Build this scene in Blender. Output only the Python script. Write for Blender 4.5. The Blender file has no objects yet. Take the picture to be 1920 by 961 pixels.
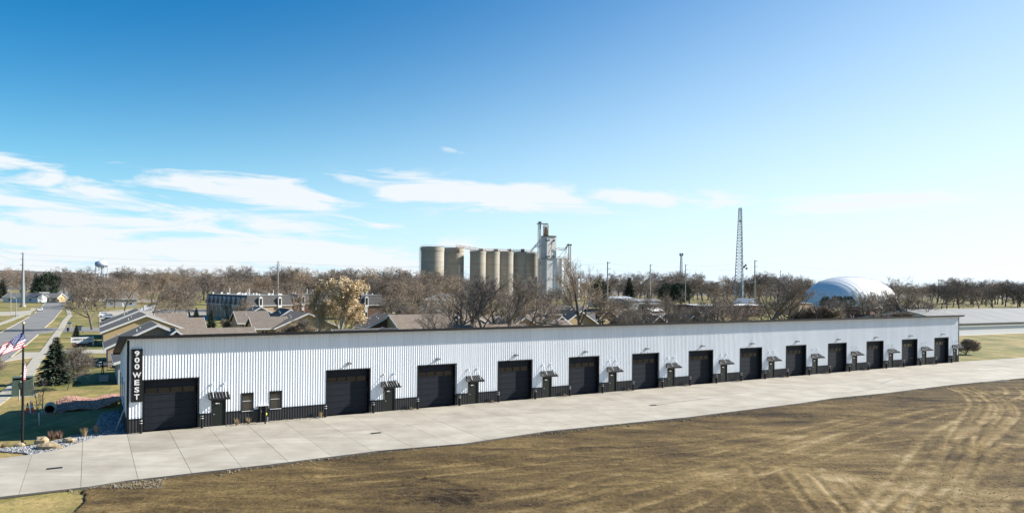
import bpy, math, random
import numpy as np
from mathutils import Vector, Matrix
random.seed(7); RNG = np.random.default_rng(7)
S = bpy.context.scene
COL = S.collection
PI = math.pi
# ------------------------------------------------------------------ camera
FPX, CAMH, ROLL = 1340.0, 12.2, 0.0085      # focal length in photo pixels, height, roll
PX0, PY0 = 960.0, 535.0
cam = bpy.data.cameras.new('camera'); cam_o = bpy.data.objects.new('camera', cam); COL.objects.link(cam_o)
cam.sensor_width = 36; cam.lens = FPX / 1920 * 36; cam.shift_y = (PY0 - 480.5) / 1920
cam.clip_start = 0.5; cam.clip_end = 20000
cr, sr = math.cos(ROLL), math.sin(ROLL)
cam_o.matrix_world = Matrix(((cr, -sr, 0, 0), (0, 0, -1, 0), (sr, cr, 0, CAMH), (0, 0, 0, 1)))
S.camera = cam_o
# ------------------------------------------------------------------ light
SUN = Vector((3.41, 0.96, 2.2)).normalized()
elev = math.asin(SUN.z); azim = math.atan2(SUN.x, SUN.y)
sl = bpy.data.lights.new('sun', 'SUN'); sl.energy = 5.0; sl.angle = math.radians(0.5); sl.color = (1, .95, .87)
so = bpy.data.objects.new('sun', sl); COL.objects.link(so)
so.rotation_euler = SUN.to_track_quat('Z', 'Y').to_euler()
S.view_settings.view_transform = 'Standard'; S.view_settings.look = 'None'
S.view_settings.exposure = 1.15; S.view_settings.gamma = 1
W = bpy.data.worlds.new('World'); S.world = W; W.use_nodes = True
nt = W.node_tree; nt.nodes.clear()
def N(t, typ, **kw):
    n = t.nodes.new(typ)
    for k, v in kw.items():
        if k == 'inp':
            for a, b in v.items(): n.inputs[a].default_value = b
        else: setattr(n, k, v)
    return n
def math_(t, op, a, b=None, c=None, clamp=False):
    n = t.nodes.new('ShaderNodeMath'); n.operation = op; n.use_clamp = clamp
    for i, v in enumerate((a, b, c)):
        if v is None: continue
        if isinstance(v, (int, float)): n.inputs[i].default_value = v
        else: t.links.new(v, n.inputs[i])
    return n.outputs[0]
sky = N(nt, 'ShaderNodeTexSky', sky_type='NISHITA', sun_disc=False, sun_elevation=elev, sun_rotation=azim,
        altitude=250, air_density=1.0, dust_density=0.4, ozone_density=3.0)
hs = N(nt, 'ShaderNodeHueSaturation', inp={'Saturation': 1.45, 'Value': 1.0})
nt.links.new(sky.outputs[0], hs.inputs['Color'])
hz = N(nt, 'ShaderNodeMix', data_type='RGBA'); tint = N(nt, 'ShaderNodeMix', data_type='RGBA', blend_type='MULTIPLY'); tint.inputs[0].default_value = 1; tint.inputs[7].default_value = (.13, 1.15, 1.14, 1); nt.links.new(hs.outputs[0], tint.inputs[6]); nt.links.new(tint.outputs[2], hz.inputs[6])
tc = N(nt, 'ShaderNodeTexCoord'); sp = N(nt, 'ShaderNodeSeparateXYZ'); nt.links.new(tc.outputs['Generated'], sp.inputs[0])
X_, Y_, Z_ = sp.outputs
az_ = math_(nt, 'ARCTAN2', X_, Y_); el_ = math_(nt, 'ARCSINE', Z_)
# pale air near the horizon, whiter towards the sun
tow = math_(nt, 'ADD', math_(nt, 'MULTIPLY', math_(nt, 'COSINE', math_(nt, 'SUBTRACT', az_, azim)), .5), .5)
hc = N(nt, 'ShaderNodeMix', data_type='RGBA'); hc.inputs[6].default_value = (4.7, 6.9, 8.6, 1); hc.inputs[7].default_value = (8.6, 9.1, 9.6, 1); nt.links.new(math_(nt, 'POWER', tow, 1.6), hc.inputs[0])
hf = math_(nt, 'EXPONENT', math_(nt, 'MULTIPLY', math_(nt, 'POWER', math_(nt, 'DIVIDE', math_(nt, 'MAXIMUM', el_, 0.0), math_(nt, 'ADD', .125, math_(nt, 'MULTIPLY', math_(nt, 'POWER', tow, 3.0), .36))), 1.5), -1.0))
nt.links.new(hf, hz.inputs[0]); nt.links.new(hc.outputs[2], hz.inputs[7])
# clouds: a layer seen at a low angle, so stretched along the horizon
zz = math_(nt, 'ADD', math_(nt, 'MAXIMUM', Z_, 0.0), 0.045)
cv = N(nt, 'ShaderNodeCombineXYZ')
nt.links.new(math_(nt, 'DIVIDE', X_, zz), cv.inputs[0]); nt.links.new(math_(nt, 'DIVIDE', Y_, zz), cv.inputs[1])
mp = N(nt, 'ShaderNodeMapping', inp={'Scale': (0.55, 0.42, 1), 'Rotation': (0, 0, 0.25), 'Location': (3.1, 1.3, 0)})
nt.links.new(cv.outputs[0], mp.inputs[0])
n1 = N(nt, 'ShaderNodeTexNoise', inp={'Scale': 1.3, 'Detail': 9, 'Roughness': .6, 'Distortion': .7}); nt.links.new(mp.outputs[0], n1.inputs['Vector'])
cv2 = N(nt, 'ShaderNodeCombineXYZ'); nt.links.new(math_(nt, 'MULTIPLY', az_, 6.0), cv2.inputs[0])
nt.links.new(math_(nt, 'MULTIPLY', math_(nt, 'ADD', el_, math_(nt, 'MULTIPLY', az_, .05)), 34.0), cv2.inputs[1])
n2 = N(nt, 'ShaderNodeTexNoise', inp={'Scale': 1.0, 'Detail': 10, 'Roughness': .62, 'Distortion': 1.0}); nt.links.new(cv2.outputs[0], n2.inputs['Vector'])
def gauss(px, py, sx, sy, tilt=0.0, amp=1.0):
    a0 = math.atan((px - 960) / FPX); e0 = math.atan((PY0 - py + (px - 960) * sr) / FPX * math.cos(a0))
    a = math_(nt, 'SUBTRACT', az_, a0)
    e = math_(nt, 'ADD', math_(nt, 'SUBTRACT', el_, e0), math_(nt, 'MULTIPLY', a, tilt))
    q = math_(nt, 'ADD', math_(nt, 'POWER', math_(nt, 'ABSOLUTE', math_(nt, 'DIVIDE', a, sx / FPX)), 2.6),
              math_(nt, 'POWER', math_(nt, 'ABSOLUTE', math_(nt, 'DIVIDE', e, sy / FPX)), 2.2))
    return math_(nt, 'MULTIPLY', math_(nt, 'EXPONENT', math_(nt, 'MULTIPLY', q, -1.0)), amp)
blobs = [(50, 335, 180, 26, .12, 1.35), (440, 352, 175, 28, .06, 1.4), (270, 366, 110, 10, 0, .6), (90, 390, 260, 24, .10, 1.15),
         (450, 412, 280, 22, .05, 1.1), (330, 464, 660, 36, .03, 1.45), (700, 448, 260, 14, .07, .8), (660, 334, 70, 16, .2, 1.0),
         (890, 366, 240, 27, .09, 1.5), (1010, 384, 130, 14, .04, .9), (1240, 371, 170, 15, .07, 1.35), (1600, 380, 130, 19, .0, 1.3),
         (1740, 371, 60, 8, .05, .45), (858, 284, 36, 7, .15, .7), (60, 500, 660, 28, 0, 1.3)]
acc = None
for b in blobs:
    g = gauss(*b); acc = g if acc is None else math_(nt, 'MAXIMUM', acc, g)
# the rest of the sky carries a thin scatter of the same clouds
behind = math_(nt, 'MULTIPLY', math_(nt, 'EXPONENT', math_(nt, 'MULTIPLY', math_(nt, 'POWER', math_(nt, 'DIVIDE', math_(nt, 'SUBTRACT', el_, .08), .09), 2.0), -1.0)),
               math_(nt, 'GREATER_THAN', math_(nt, 'ABSOLUTE', az_), .9))
acc = math_(nt, 'MAXIMUM', acc, math_(nt, 'MULTIPLY', behind, .5))
nz = math_(nt, 'ADD', math_(nt, 'MULTIPLY', n1.outputs[0], .45), math_(nt, 'MULTIPLY', n2.outputs[0], .75))
dens = math_(nt, 'MULTIPLY', math_(nt, 'SUBTRACT', math_(nt, 'ADD', math_(nt, 'MULTIPLY', acc, 1.0), math_(nt, 'MULTIPLY', math_(nt, 'SUBTRACT', nz, .6), 6.0)), .38), 1.35, clamp=True)
dens = math_(nt, 'MULTIPLY', dens, math_(nt, 'MULTIPLY', acc, 2.5, clamp=True))
mx = N(nt, 'ShaderNodeMix', data_type='RGBA'); nt.links.new(math_(nt, 'MULTIPLY', dens, .93), mx.inputs[0])
nt.links.new(hz.outputs[2], mx.inputs[6]); mx.inputs[7].default_value = (7.3, 7.65, 7.9, 1)
bg = N(nt, 'ShaderNodeBackground', inp={'Strength': 0.057}); nt.links.new(mx.outputs[2], bg.inputs[0])
wo = N(nt, 'ShaderNodeOutputWorld'); nt.links.new(bg.outputs[0], wo.inputs[0])
# ------------------------------------------------------------------ helpers
def ray(px, py):
    u, v = px - PX0, PY0 - py
    return (u * cr - v * sr) / FPX, (u * sr + v * cr) / FPX
def at(px, py, z=0.0):                       # photo pixel -> point on the level z
    a, b = ray(px, py); Y = (z - CAMH) / b
    return Vector((a * Y, Y, z))
def deep(px, Y, z=0.0):                      # photo column at distance Y
    return Vector(((px - PX0) / FPX * Y, Y, z))
def zat(px, py, Y): return CAMH + ray(px, py)[1] * Y
UD = (at(1797, 677.6) - at(238, 812)); LB = UD.length; UD.normalize(); ND = Vector((UD.y, -UD.x, 0)); VD = -ND      # along the long building, out of it, back from it
YAW = math.atan2(UD.y, UD.x)
def mat(name, c, rough=.8, c2=None, scale=1.0, detail=5, bump=0.0, bscale=None, metal=0.0, spec=.5, stretch=None, thr=(.35, .65), coord='Object'):
    K_ = .87; c = tuple(v * K_ for v in c); c2 = tuple(v * K_ for v in c2) if c2 is not None else None
    m = bpy.data.materials.new(name); m.use_nodes = True; t = m.node_tree; b = t.nodes['Principled BSDF']
    b.inputs['Base Color'].default_value = (*c, 1); b.inputs['Roughness'].default_value = rough
    b.inputs['Metallic'].default_value = metal; b.inputs['Specular IOR Level'].default_value = spec
    if c2 is not None or bump:
        tc = t.nodes.new('ShaderNodeTexCoord'); mp = t.nodes.new('ShaderNodeMapping')
        if stretch: mp.inputs['Scale'].default_value = stretch
        t.links.new(tc.outputs[coord], mp.inputs[0])
    if c2 is not None:
        n = N(t, 'ShaderNodeTexNoise', inp={'Scale': scale, 'Detail': detail, 'Roughness': .65}); t.links.new(mp.outputs[0], n.inputs['Vector'])
        r = t.nodes.new('ShaderNodeValToRGB'); r.color_ramp.elements[0].position = thr[0]; r.color_ramp.elements[1].position = thr[1]
        r.color_ramp.elements[0].color = (*c, 1); r.color_ramp.elements[1].color = (*c2, 1)
        t.links.new(n.outputs[0], r.inputs[0]); t.links.new(r.outputs[0], b.inputs['Base Color'])
    if bump:
        n = N(t, 'ShaderNodeTexNoise', inp={'Scale': bscale or scale * 3, 'Detail': 6, 'Roughness': .6}); t.links.new(mp.outputs[0], n.inputs['Vector'])
        bp = N(t, 'ShaderNodeBump', inp={'Strength': 1.0, 'Distance': bump}); t.links.new(n.outputs[0], bp.inputs['Height']); t.links.new(bp.outputs[0], b.inputs['Normal'])
    return m
class MB:
    def __init__(s): s.v = []; s.f = []; s.m = []
    def poly(s, pts, mi=0):
        k = len(s.v); s.v += [tuple(p) for p in pts]; s.f.append(tuple(range(k, k + len(pts)))); s.m.append(mi)
    def hexa(s, p, mi=0):                     # 8 corners: bottom ring, top ring
        k = len(s.v); s.v += [tuple(q) for q in p]
        for a in ((0, 3, 2, 1), (4, 5, 6, 7), (0, 1, 5, 4), (1, 2, 6, 5), (2, 3, 7, 6), (3, 0, 4, 7)):
            s.f.append(tuple(k + i for i in a)); s.m.append(mi)
    def box(s, x0, x1, y0, y1, z0, z1, mi=0, T=None):
        p = [(x0, y0, z0), (x1, y0, z0), (x1, y1, z0), (x0, y1, z0), (x0, y0, z1), (x1, y0, z1), (x1, y1, z1), (x0, y1, z1)]
        if T: p = [T @ Vector(q) for q in p]
        s.hexa(p, mi)
    def prism(s, pts, z0, z1, mi=0):
        k = len(s.v); n = len(pts); s.v += [(p[0], p[1], z0) for p in pts] + [(p[0], p[1], z1) for p in pts]
        s.f.append(tuple(k + n + i for i in range(n))); s.m.append(mi)
        s.f.append(tuple(k + n - 1 - i for i in range(n))); s.m.append(mi)
        for i in range(n):
            j = (i + 1) % n; s.f.append((k + i, k + j, k + n + j, k + n + i)); s.m.append(mi)
    def tube(s, pts, rad, n=6, mi=0, cap=True):
        pts = [Vector(p) for p in pts]; R = rad if isinstance(rad, (list, tuple)) else [rad] * len(pts)
        k = len(s.v)
        for i, p in enumerate(pts):
            d = (pts[min(i + 1, len(pts) - 1)] - pts[max(i - 1, 0)])
            d = d.normalized() if d.length > 1e-9 else Vector((0, 0, 1))
            a = d.cross(Vector((0, 0, 1)) if abs(d.z) < .9 else Vector((1, 0, 0))).normalized(); b = d.cross(a)
            for j in range(n):
                w = 2 * PI * j / n; s.v.append(tuple(p + (a * math.cos(w) + b * math.sin(w)) * R[i]))
        for i in range(len(pts) - 1):
            for j in range(n):
                q = (j + 1) % n; s.f.append((k + i * n + j, k + i * n + q, k + (i + 1) * n + q, k + (i + 1) * n + j)); s.m.append(mi)
        if cap:
            s.f.append(tuple(k + n - 1 - j for j in range(n))); s.m.append(mi)
            e = k + (len(pts) - 1) * n; s.f.append(tuple(e + j for j in range(n))); s.m.append(mi)
    def blob(s, c, r, seed=0, rough=.25, n=7, mi=0, flat=1.0):
        rr = random.Random(seed); k = len(s.v); rings = max(3, n // 2)
        s.v.append((c[0], c[1], c[2] - r[2]))
        for i in range(1, rings):
            th = PI * i / rings - PI / 2
            for j in range(n):
                w = 2 * PI * j / n; q = 1 + rr.uniform(-rough, rough)
                s.v.append((c[0] + r[0] * math.cos(th) * math.cos(w) * q, c[1] + r[1] * math.cos(th) * math.sin(w) * q, c[2] + r[2] * math.sin(th) * q))
        s.v.append((c[0], c[1], c[2] + r[2] * flat)); e = len(s.v) - 1
        for j in range(n):
            q = (j + 1) % n; s.f.append((k, k + 1 + q, k + 1 + j)); s.m.append(mi)
            b = k + 1 + (rings - 2) * n; s.f.append((e, b + j, b + q)); s.m.append(mi)
        for i in range(rings - 2):
            for j in range(n):
                q = (j + 1) % n; a = k + 1 + i * n; s.f.append((a + j, a + q, a + n + q, a + n + j)); s.m.append(mi)
    def mesh(s, name, mats, smooth=False):
        me = bpy.data.meshes.new(name); me.from_pydata(s.v, [], s.f)
        for m in (mats if isinstance(mats, (list, tuple)) else [mats]): me.materials.append(m)
        me.polygons.foreach_set('material_index', s.m)
        if smooth: me.polygons.foreach_set('use_smooth', [True] * len(s.f))
        me.update(); return me
    def build(s, name, mats, parent=None, smooth=False):
        return link(name, s.mesh(name, mats, smooth), parent)
def link(name, me, parent=None):
    o = bpy.data.objects.new(name, me); COL.objects.link(o)
    if parent: o.parent = parent
    return o
def tag(o, label=None, cat=None, group=None, kind=None):
    if label: o['label'] = label
    if cat: o['category'] = cat
    if group: o['group'] = group
    if kind: o['kind'] = kind
    return o
def thing(name, label, cat, loc=(0, 0, 0), rz=0.0, group=None):
    o = bpy.data.objects.new(name, None); COL.objects.link(o); o.location = loc; o.rotation_euler.z = rz
    o.empty_display_size = .2
    return tag(o, label, cat, group)
def copy_tree(o, parent=None):
    c = o.copy(); COL.objects.link(c)
    if parent: c.parent = parent
    for ch in o.children: copy_tree(ch, c)
    return c
def structure(o): o['kind'] = 'structure'; return o
ORD = ['first', 'second', 'third', 'fourth', 'fifth', 'sixth', 'seventh', 'eighth', 'ninth', 'tenth', 'eleventh', 'twelfth', 'thirteenth', 'fourteenth', 'fifteenth']
# ------------------------------------------------------------------ materials
M = {}
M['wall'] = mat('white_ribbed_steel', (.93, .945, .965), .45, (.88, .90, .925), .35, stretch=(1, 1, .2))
def panelled(m):
    t = m.node_tree; b = t.nodes['Principled BSDF']; src = b.inputs['Base Color'].links[0].from_socket
    tc = t.nodes.new('ShaderNodeTexCoord'); sx = t.nodes.new('ShaderNodeSeparateXYZ'); t.links.new(tc.outputs['Object'], sx.inputs[0])
    wn = t.nodes.new('ShaderNodeTexWhiteNoise'); wn.noise_dimensions = '1D'; t.links.new(math_(t, 'FLOOR', math_(t, 'DIVIDE', sx.outputs[0], .9144)), wn.inputs['W'])
    fr_ = math_(t, 'FRACT', math_(t, 'DIVIDE', sx.outputs[0], .9144)); lap = math_(t, 'LESS_THAN', fr_, .03)
    k = math_(t, 'SUBTRACT', math_(t, 'ADD', math_(t, 'MULTIPLY', wn.outputs[0], .07), .95), math_(t, 'MULTIPLY', lap, .25))
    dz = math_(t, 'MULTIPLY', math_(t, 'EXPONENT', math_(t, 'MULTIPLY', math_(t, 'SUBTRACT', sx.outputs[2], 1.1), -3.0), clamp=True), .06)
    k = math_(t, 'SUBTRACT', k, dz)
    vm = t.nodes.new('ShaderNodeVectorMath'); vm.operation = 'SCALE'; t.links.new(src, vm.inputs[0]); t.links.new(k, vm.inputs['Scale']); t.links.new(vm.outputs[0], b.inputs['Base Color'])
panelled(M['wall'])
M['wains'] = mat('charcoal_ribbed_steel', (.032, .032, .034), .5, (.042, .042, .044), .5, spec=.35)
M['black'] = mat('black_trim', (.012, .012, .014), .6, spec=.25)
M['roofm'] = mat('dark_roof_steel', (.022, .023, .025), .55, (.035, .035, .037), .4)
M['fascia'] = mat('fascia_steel', (.012, .012, .013), .6, (.022, .022, .023), 1.2, spec=.2, stretch=(.3, 1, 1))
M['door'] = mat('door_panel_paint', (.016, .019, .026), .6, (.022, .026, .034), 2.0, spec=.15)
M['mandoor'] = mat('olive_black_door', (.020, .024, .020), .6, spec=.2)
M['glass'] = mat('window_glass', (.045, .038, .028), .08, spec=.8)  # brownish base colour stands in for bare soil mirrored in the panes
M['white'] = mat('white_trim', (.78, .78, .77), .5, (.68, .68, .66), 3)
M['steel'] = mat('galvanised_steel', (.36, .37, .38), .5, (.28, .29, .30), 4, metal=.3)
M['yellow'] = mat('yellow_gauge', (.65, .6, .05), .5)
def concrete(name='concrete_slab', k0=1.0):
    m = mat(name, (.312 * k0, .277 * k0, .222 * k0), .85, (.42 * k0, .382 * k0, .315 * k0), .35, detail=8, bump=.004, bscale=9)
    t = m.node_tree; b = t.nodes['Principled BSDF']; src = b.inputs['Base Color'].links[0].from_socket
    oi = t.nodes.new('ShaderNodeObjectInfo'); mr = N(t, 'ShaderNodeMapRange', inp={'To Min': .93, 'To Max': 1.05}); t.links.new(oi.outputs['Random'], mr.inputs[0])
    tc = t.nodes.new('ShaderNodeTexCoord'); mp = N(t, 'ShaderNodeMapping', inp={'Rotation': (0, 0, -YAW), 'Scale': (.12, 1.6, 1)}); t.links.new(tc.outputs['Object'], mp.inputs[0])
    n = N(t, 'ShaderNodeTexNoise', inp={'Scale': .8, 'Detail': 8, 'Roughness': .7}); t.links.new(mp.outputs[0], n.inputs['Vector'])
    m2 = N(t, 'ShaderNodeMapRange', inp={'From Min': .3, 'From Max': .7, 'To Min': .83, 'To Max': 1.09}); t.links.new(n.outputs[0], m2.inputs[0])
    k = math_(t, 'MULTIPLY', mr.outputs[0], m2.outputs[0])
    vm = t.nodes.new('ShaderNodeVectorMath'); vm.operation = 'SCALE'; t.links.new(src, vm.inputs[0]); t.links.new(k, vm.inputs['Scale']); t.links.new(vm.outputs[0], b.inputs['Base Color'])
    return m
M['conc'] = concrete(); M['conc2'] = concrete('concrete_slab_outer', 1.10)
M['joint'] = mat('joint_filler', (.13, .125, .115), .9)
M['walk'] = mat('pavement_concrete', (.34, .31, .25), .85, (.42, .39, .32), .8, bump=.004)
M['asph'] = mat('road_surface', (.16, .155, .148), .85, (.23, .222, .21), .12, detail=9, bump=.004, bscale=6)
M['mark'] = mat('tyre_rubber_mark', (.20, .19, .175), .8, (.33, .32, .29), 1.5)
def grass():
    m = mat('lawn', (.30, .22, .075), .95, (.12, .125, .018), .11, detail=9, bump=.05, bscale=5, thr=(.40, .58))
    t = m.node_tree; b = t.nodes['Principled BSDF']; src = b.inputs['Base Color'].links[0].from_socket
    tc = t.nodes.new('ShaderNodeTexCoord')
    n = N(t, 'ShaderNodeTexNoise', inp={'Scale': 2.2, 'Detail': 8, 'Roughness': .75}); t.links.new(tc.outputs['Object'], n.inputs['Vector'])
    m2 = N(t, 'ShaderNodeMapRange', inp={'From Min': .3, 'From Max': .7, 'To Min': .55, 'To Max': 1.38}); t.links.new(n.outputs[0], m2.inputs[0])
    mp = N(t, 'ShaderNodeMapping', inp={'Rotation': (0, 0, -YAW), 'Scale': (.55, .03, 1)}); t.links.new(tc.outputs['Object'], mp.inputs[0])
    w = N(t, 'ShaderNodeTexNoise', inp={'Scale': 1.0, 'Detail': 3}); t.links.new(mp.outputs[0], w.inputs['Vector'])
    m3 = N(t, 'ShaderNodeMapRange', inp={'From Min': .35, 'From Max': .65, 'To Min': .8, 'To Max': 1.2}); t.links.new(w.outputs[0], m3.inputs[0])
    k = math_(t, 'MULTIPLY', m2.outputs[0], m3.outputs[0])
    vm = t.nodes.new('ShaderNodeVectorMath'); vm.operation = 'SCALE'; t.links.new(src, vm.inputs[0]); t.links.new(k, vm.inputs['Scale']); t.links.new(vm.outputs[0], b.inputs['Base Color'])
    return m
M['grass'] = grass()
def dirt():
    m = bpy.data.materials.new('bare_soil'); m.use_nodes = True; t = m.node_tree; b = t.nodes['Principled BSDF']; b.inputs['Roughness'].default_value = .95
    b.inputs['Specular IOR Level'].default_value = .2
    tc = t.nodes.new('ShaderNodeTexCoord'); at_ = t.nodes.new('ShaderNodeAttribute'); at_.attribute_name = 'dry'
    at2 = t.nodes.new('ShaderNodeAttribute'); at2.attribute_name = 'wet'
    mp = N(t, 'ShaderNodeMapping', inp={'Rotation': (0, 0, -YAW + .25), 'Scale': (.30, 1, 1)}); t.links.new(tc.outputs['Object'], mp.inputs[0])
    a = N(t, 'ShaderNodeTexNoise', inp={'Scale': .5, 'Detail': 10, 'Roughness': .68, 'Distortion': .6}); t.links.new(mp.outputs[0], a.inputs['Vector'])
    c = N(t, 'ShaderNodeTexNoise', inp={'Scale': .07, 'Detail': 5, 'Roughness': .6}); t.links.new(tc.outputs['Object'], c.inputs['Vector'])
    f = N(t, 'ShaderNodeTexNoise', inp={'Scale': 5.0, 'Detail': 8, 'Roughness': .75}); t.links.new(tc.outputs['Object'], f.inputs['Vector'])
    v = math_(t, 'ADD', math_(t, 'MULTIPLY', a.outputs[0], .85), math_(t, 'MULTIPLY', c.outputs[0], .45)); v = math_(t, 'SUBTRACT', v, .152)
    v = math_(t, 'ADD', v, math_(t, 'MULTIPLY', math_(t, 'SUBTRACT', f.outputs[0], .5), .75))
    v = math_(t, 'ADD', v, math_(t, 'MULTIPLY', at_.outputs['Fac'], .25))
    v = math_(t, 'SUBTRACT', v, math_(t, 'MULTIPLY', at2.outputs['Fac'], .17))
    r = t.nodes.new('ShaderNodeValToRGB'); e = r.color_ramp.elements
    e[0].position = .30; e[0].color = (.022, .014, .006, 1); e[1].position = .92; e[1].color = (.36, .275, .155, 1)
    for p, col in ((.42, (.064, .042, .018, 1)), (.54, (.112, .075, .029, 1)), (.66, (.185, .128, .052, 1))):
        q = r.color_ramp.elements.new(p); q.color = col
    t.links.new(v, r.inputs[0]); t.links.new(r.outputs[0], b.inputs['Base Color'])
    bp = N(t, 'ShaderNodeBump', inp={'Strength': 1.0, 'Distance': .10}); t.links.new(math_(t, 'ADD', f.outputs[0], math_(t, 'MULTIPLY', a.outputs[0], .6)), bp.inputs['Height']); t.links.new(bp.outputs[0], b.inputs['Normal'])
    return m
M['dirt'] = dirt()
M['redrock'] = mat('red_quartzite', (.34, .175, .13), .85, (.48, .29, .225), 1.3)
M['grav'] = mat('grey_gravel', (.30, .30, .30), .85, (.10, .105, .115), 6)
M['pale'] = mat('pale_gravel', (.52, .47, .38), .85, (.30, .26, .2), 4)
M['farw'] = mat('distant_branches', (.17, .148, .135), .95, (.26, .23, .21), .03)
M['rubble'] = mat('earthy_rubble', (.30, .25, .18), .9, (.10, .08, .05), 1.2)
M['boulder'] = mat('tan_boulder', (.42, .33, .20), .85, (.28, .21, .125), 2, bump=.05)
M['bark'] = mat('grey_brown_bark', (.10, .082, .066), .9, (.19, .16, .13), 1.2)
M['twig'] = mat('brown_twigs', (.195, .15, .112), .9, (.34, .27, .205), .4)
M['twig2'] = mat('dark_twigs', (.145, .118, .10), .9, (.24, .205, .175), .4)
M['pbark'] = mat('pale_bark', (.42, .36, .27), .9, (.55, .48, .38), 1.5)
M['gold'] = mat('golden_leaves', (.66, .49, .28), .8, (.74, .62, .42), .8)
M['conif'] = mat('spruce_needles', (.030, .055, .030), .85, (.065, .09, .055), .9)
M['conifd'] = mat('dark_evergreen_needles', (.018, .038, .026), .85, (.035, .06, .035), .9)
M['straw'] = mat('dry_straw', (.5, .38, .2), .9, (.35, .25, .13), 3)
M['redtw'] = mat('reddish_twigs', (.24, .13, .085), .9)
M['shingle'] = mat('brown_shingles', (.155, .125, .10), .9, (.215, .175, .14), 1.4, detail=7, bump=.01, bscale=4)
M['shingled'] = mat('charcoal_shingles', (.075, .072, .075), .9, (.115, .105, .10), 1.4, detail=7)
M['siding'] = mat('tan_siding', (.50, .37, .20), .75, (.44, .325, .175), .8, stretch=(1, 1, 6))
M['sidingg'] = mat('green_grey_siding', (.30, .32, .26), .75, (.26, .28, .23), .8)
M['sidinggr'] = mat('grey_siding', (.34, .37, .40), .75)
M['sidingw'] = mat('white_siding', (.70, .70, .68), .7)
M['brick'] = mat('tan_brick', (.46, .32, .21), .85, (.36, .24, .16), 3)
M['brickd'] = mat('brown_brick', (.17, .095, .065), .85, (.13, .075, .05), 3)
M['brickr'] = mat('red_brick', (.22, .08, .06), .85, (.17, .07, .055), 3)
M['silo'] = mat('silo_concrete', (.40, .36, .30), .85, (.31, .28, .235), .05, detail=8, stretch=(1, 1, 8))
M['silow'] = mat('whitewashed_concrete', (.74, .74, .73), .8, (.60, .61, .62), .08, detail=9, stretch=(2, 2, .4))
M['rust'] = mat('rusty_steel', (.26, .15, .09), .8, (.40, .33, .27), .5)
M['dome'] = mat('air_dome_fabric', (.82, .83, .84), .6)
M['tower'] = mat('tower_steel', (.22, .28, .34), .5)
M['pole'] = mat('weathered_pole', (.30, .27, .24), .8, (.40, .37, .34), 1)
M['tank'] = mat('tank_paint', (.66, .70, .76), .4)
M['green'] = mat('green_cabinet', (.055, .085, .065), .55, (.075, .11, .085), 2)
M['orange'] = mat('orange_cone', (.75, .10, .03), .6)
M['red'] = mat('flag_red', (.50, .02, .03), .8); M['blue'] = mat('flag_blue', (.02, .035, .15), .8); M['flagw'] = mat('flag_white', (.80, .78, .80), .8)
M['goldball'] = mat('gold_ball', (.7, .55, .25), .3, metal=.6)
M['carw'] = mat('white_car_paint', (.72, .73, .75), .25); M['cark'] = mat('black_car_paint', (.02, .022, .026), .25)
M['cars'] = mat('silver_car_paint', (.35, .38, .42), .3, metal=.3); M['carr'] = mat('red_car_paint', (.30, .03, .03), .3)
M['tyre'] = mat('tyre_rubber', (.02, .02, .02), .8); M['greysh'] = mat('grey_shingles', (.14, .14, .14), .9, (.19, .19, .185), 1.5)
M['greyroof'] = mat('weathered_grey_metal_roof', (.185, .185, .18), .65, (.25, .245, .235), .25, stretch=(1, .1, 1))
M['woods'] = mat('wooded_hill', (.085, .07, .06), .95, (.15, .125, .105), .02, detail=10, bump=3.0, bscale=.05)
def varied(m, lo, hi):
    t = m.node_tree; b = t.nodes['Principled BSDF']; src = b.inputs['Base Color'].links[0].from_socket
    oi = t.nodes.new('ShaderNodeObjectInfo'); r = t.nodes.new('ShaderNodeValToRGB'); e = r.color_ramp.elements; e[0].color = lo; e[1].color = hi; q = e.new(.5); q.color = (1, 1, 1, 1)
    t.links.new(oi.outputs['Random'], r.inputs[0]); x = N(t, 'ShaderNodeMix', data_type='RGBA', blend_type='MULTIPLY'); x.inputs[0].default_value = 1
    t.links.new(src, x.inputs[6]); t.links.new(r.outputs[0], x.inputs[7]); t.links.new(x.outputs[2], b.inputs['Base Color'])
varied(M['twig'], (.62, .66, .72, 1), (1.3, 1.25, 1.15, 1)); varied(M['twig2'], (.7, .72, .8, 1), (1.4, 1.3, 1.2, 1)); varied(M['shingle'], (.72, .74, .8, 1), (1.08, 1.0, .95, 1))
M['bluesign'] = mat('blue_sign', (.06, .16, .36), .5); M['letter'] = mat('letter_white', (.8, .79, .76), .5); M['lettergr'] = mat('letter_grey', (.14, .14, .14), .6)
M['guard'] = mat('white_tree_guard', (.7, .7, .7), .6)
# ------------------------------------------------------------------ ground
def sheet(name, pts, z, m, parent=None):
    mb = MB(); mb.poly([(p[0], p[1], z) for p in pts]); o = mb.build(name, m, parent)
    return o
gm = MB(); R = 9000
gm.poly([(-R, -R, -.16), (R, -R, -.16), (R, R, -.16), (-R, R, -.16)])
structure(gm.build('ground', M['grass']))
FO = at(238, 812)                              # foot of the front left corner of the long building
def F(u, n, z=0.0): return FO + UD * u + ND * n + Vector((0, 0, z))
MF = Matrix.Translation(FO) @ Matrix(((UD.x, ND.x, 0, 0), (UD.y, ND.y, 0, 0), (0, 0, 1, 0), (0, 0, 0, 1)))   # (u, n, z) -> world, mirrored
HB, DB = 7.4, 14.8
BAY = LB / 13.58
def su(s): return (s + 1.783) * BAY
def uof(px): return su((px - 615) / (228.5 - .0714 * px))
def un(p): d = Vector((p[0], p[1], 0)) - Vector((FO.x, FO.y, 0)); return d.dot(UD), d.dot(ND)
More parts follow.
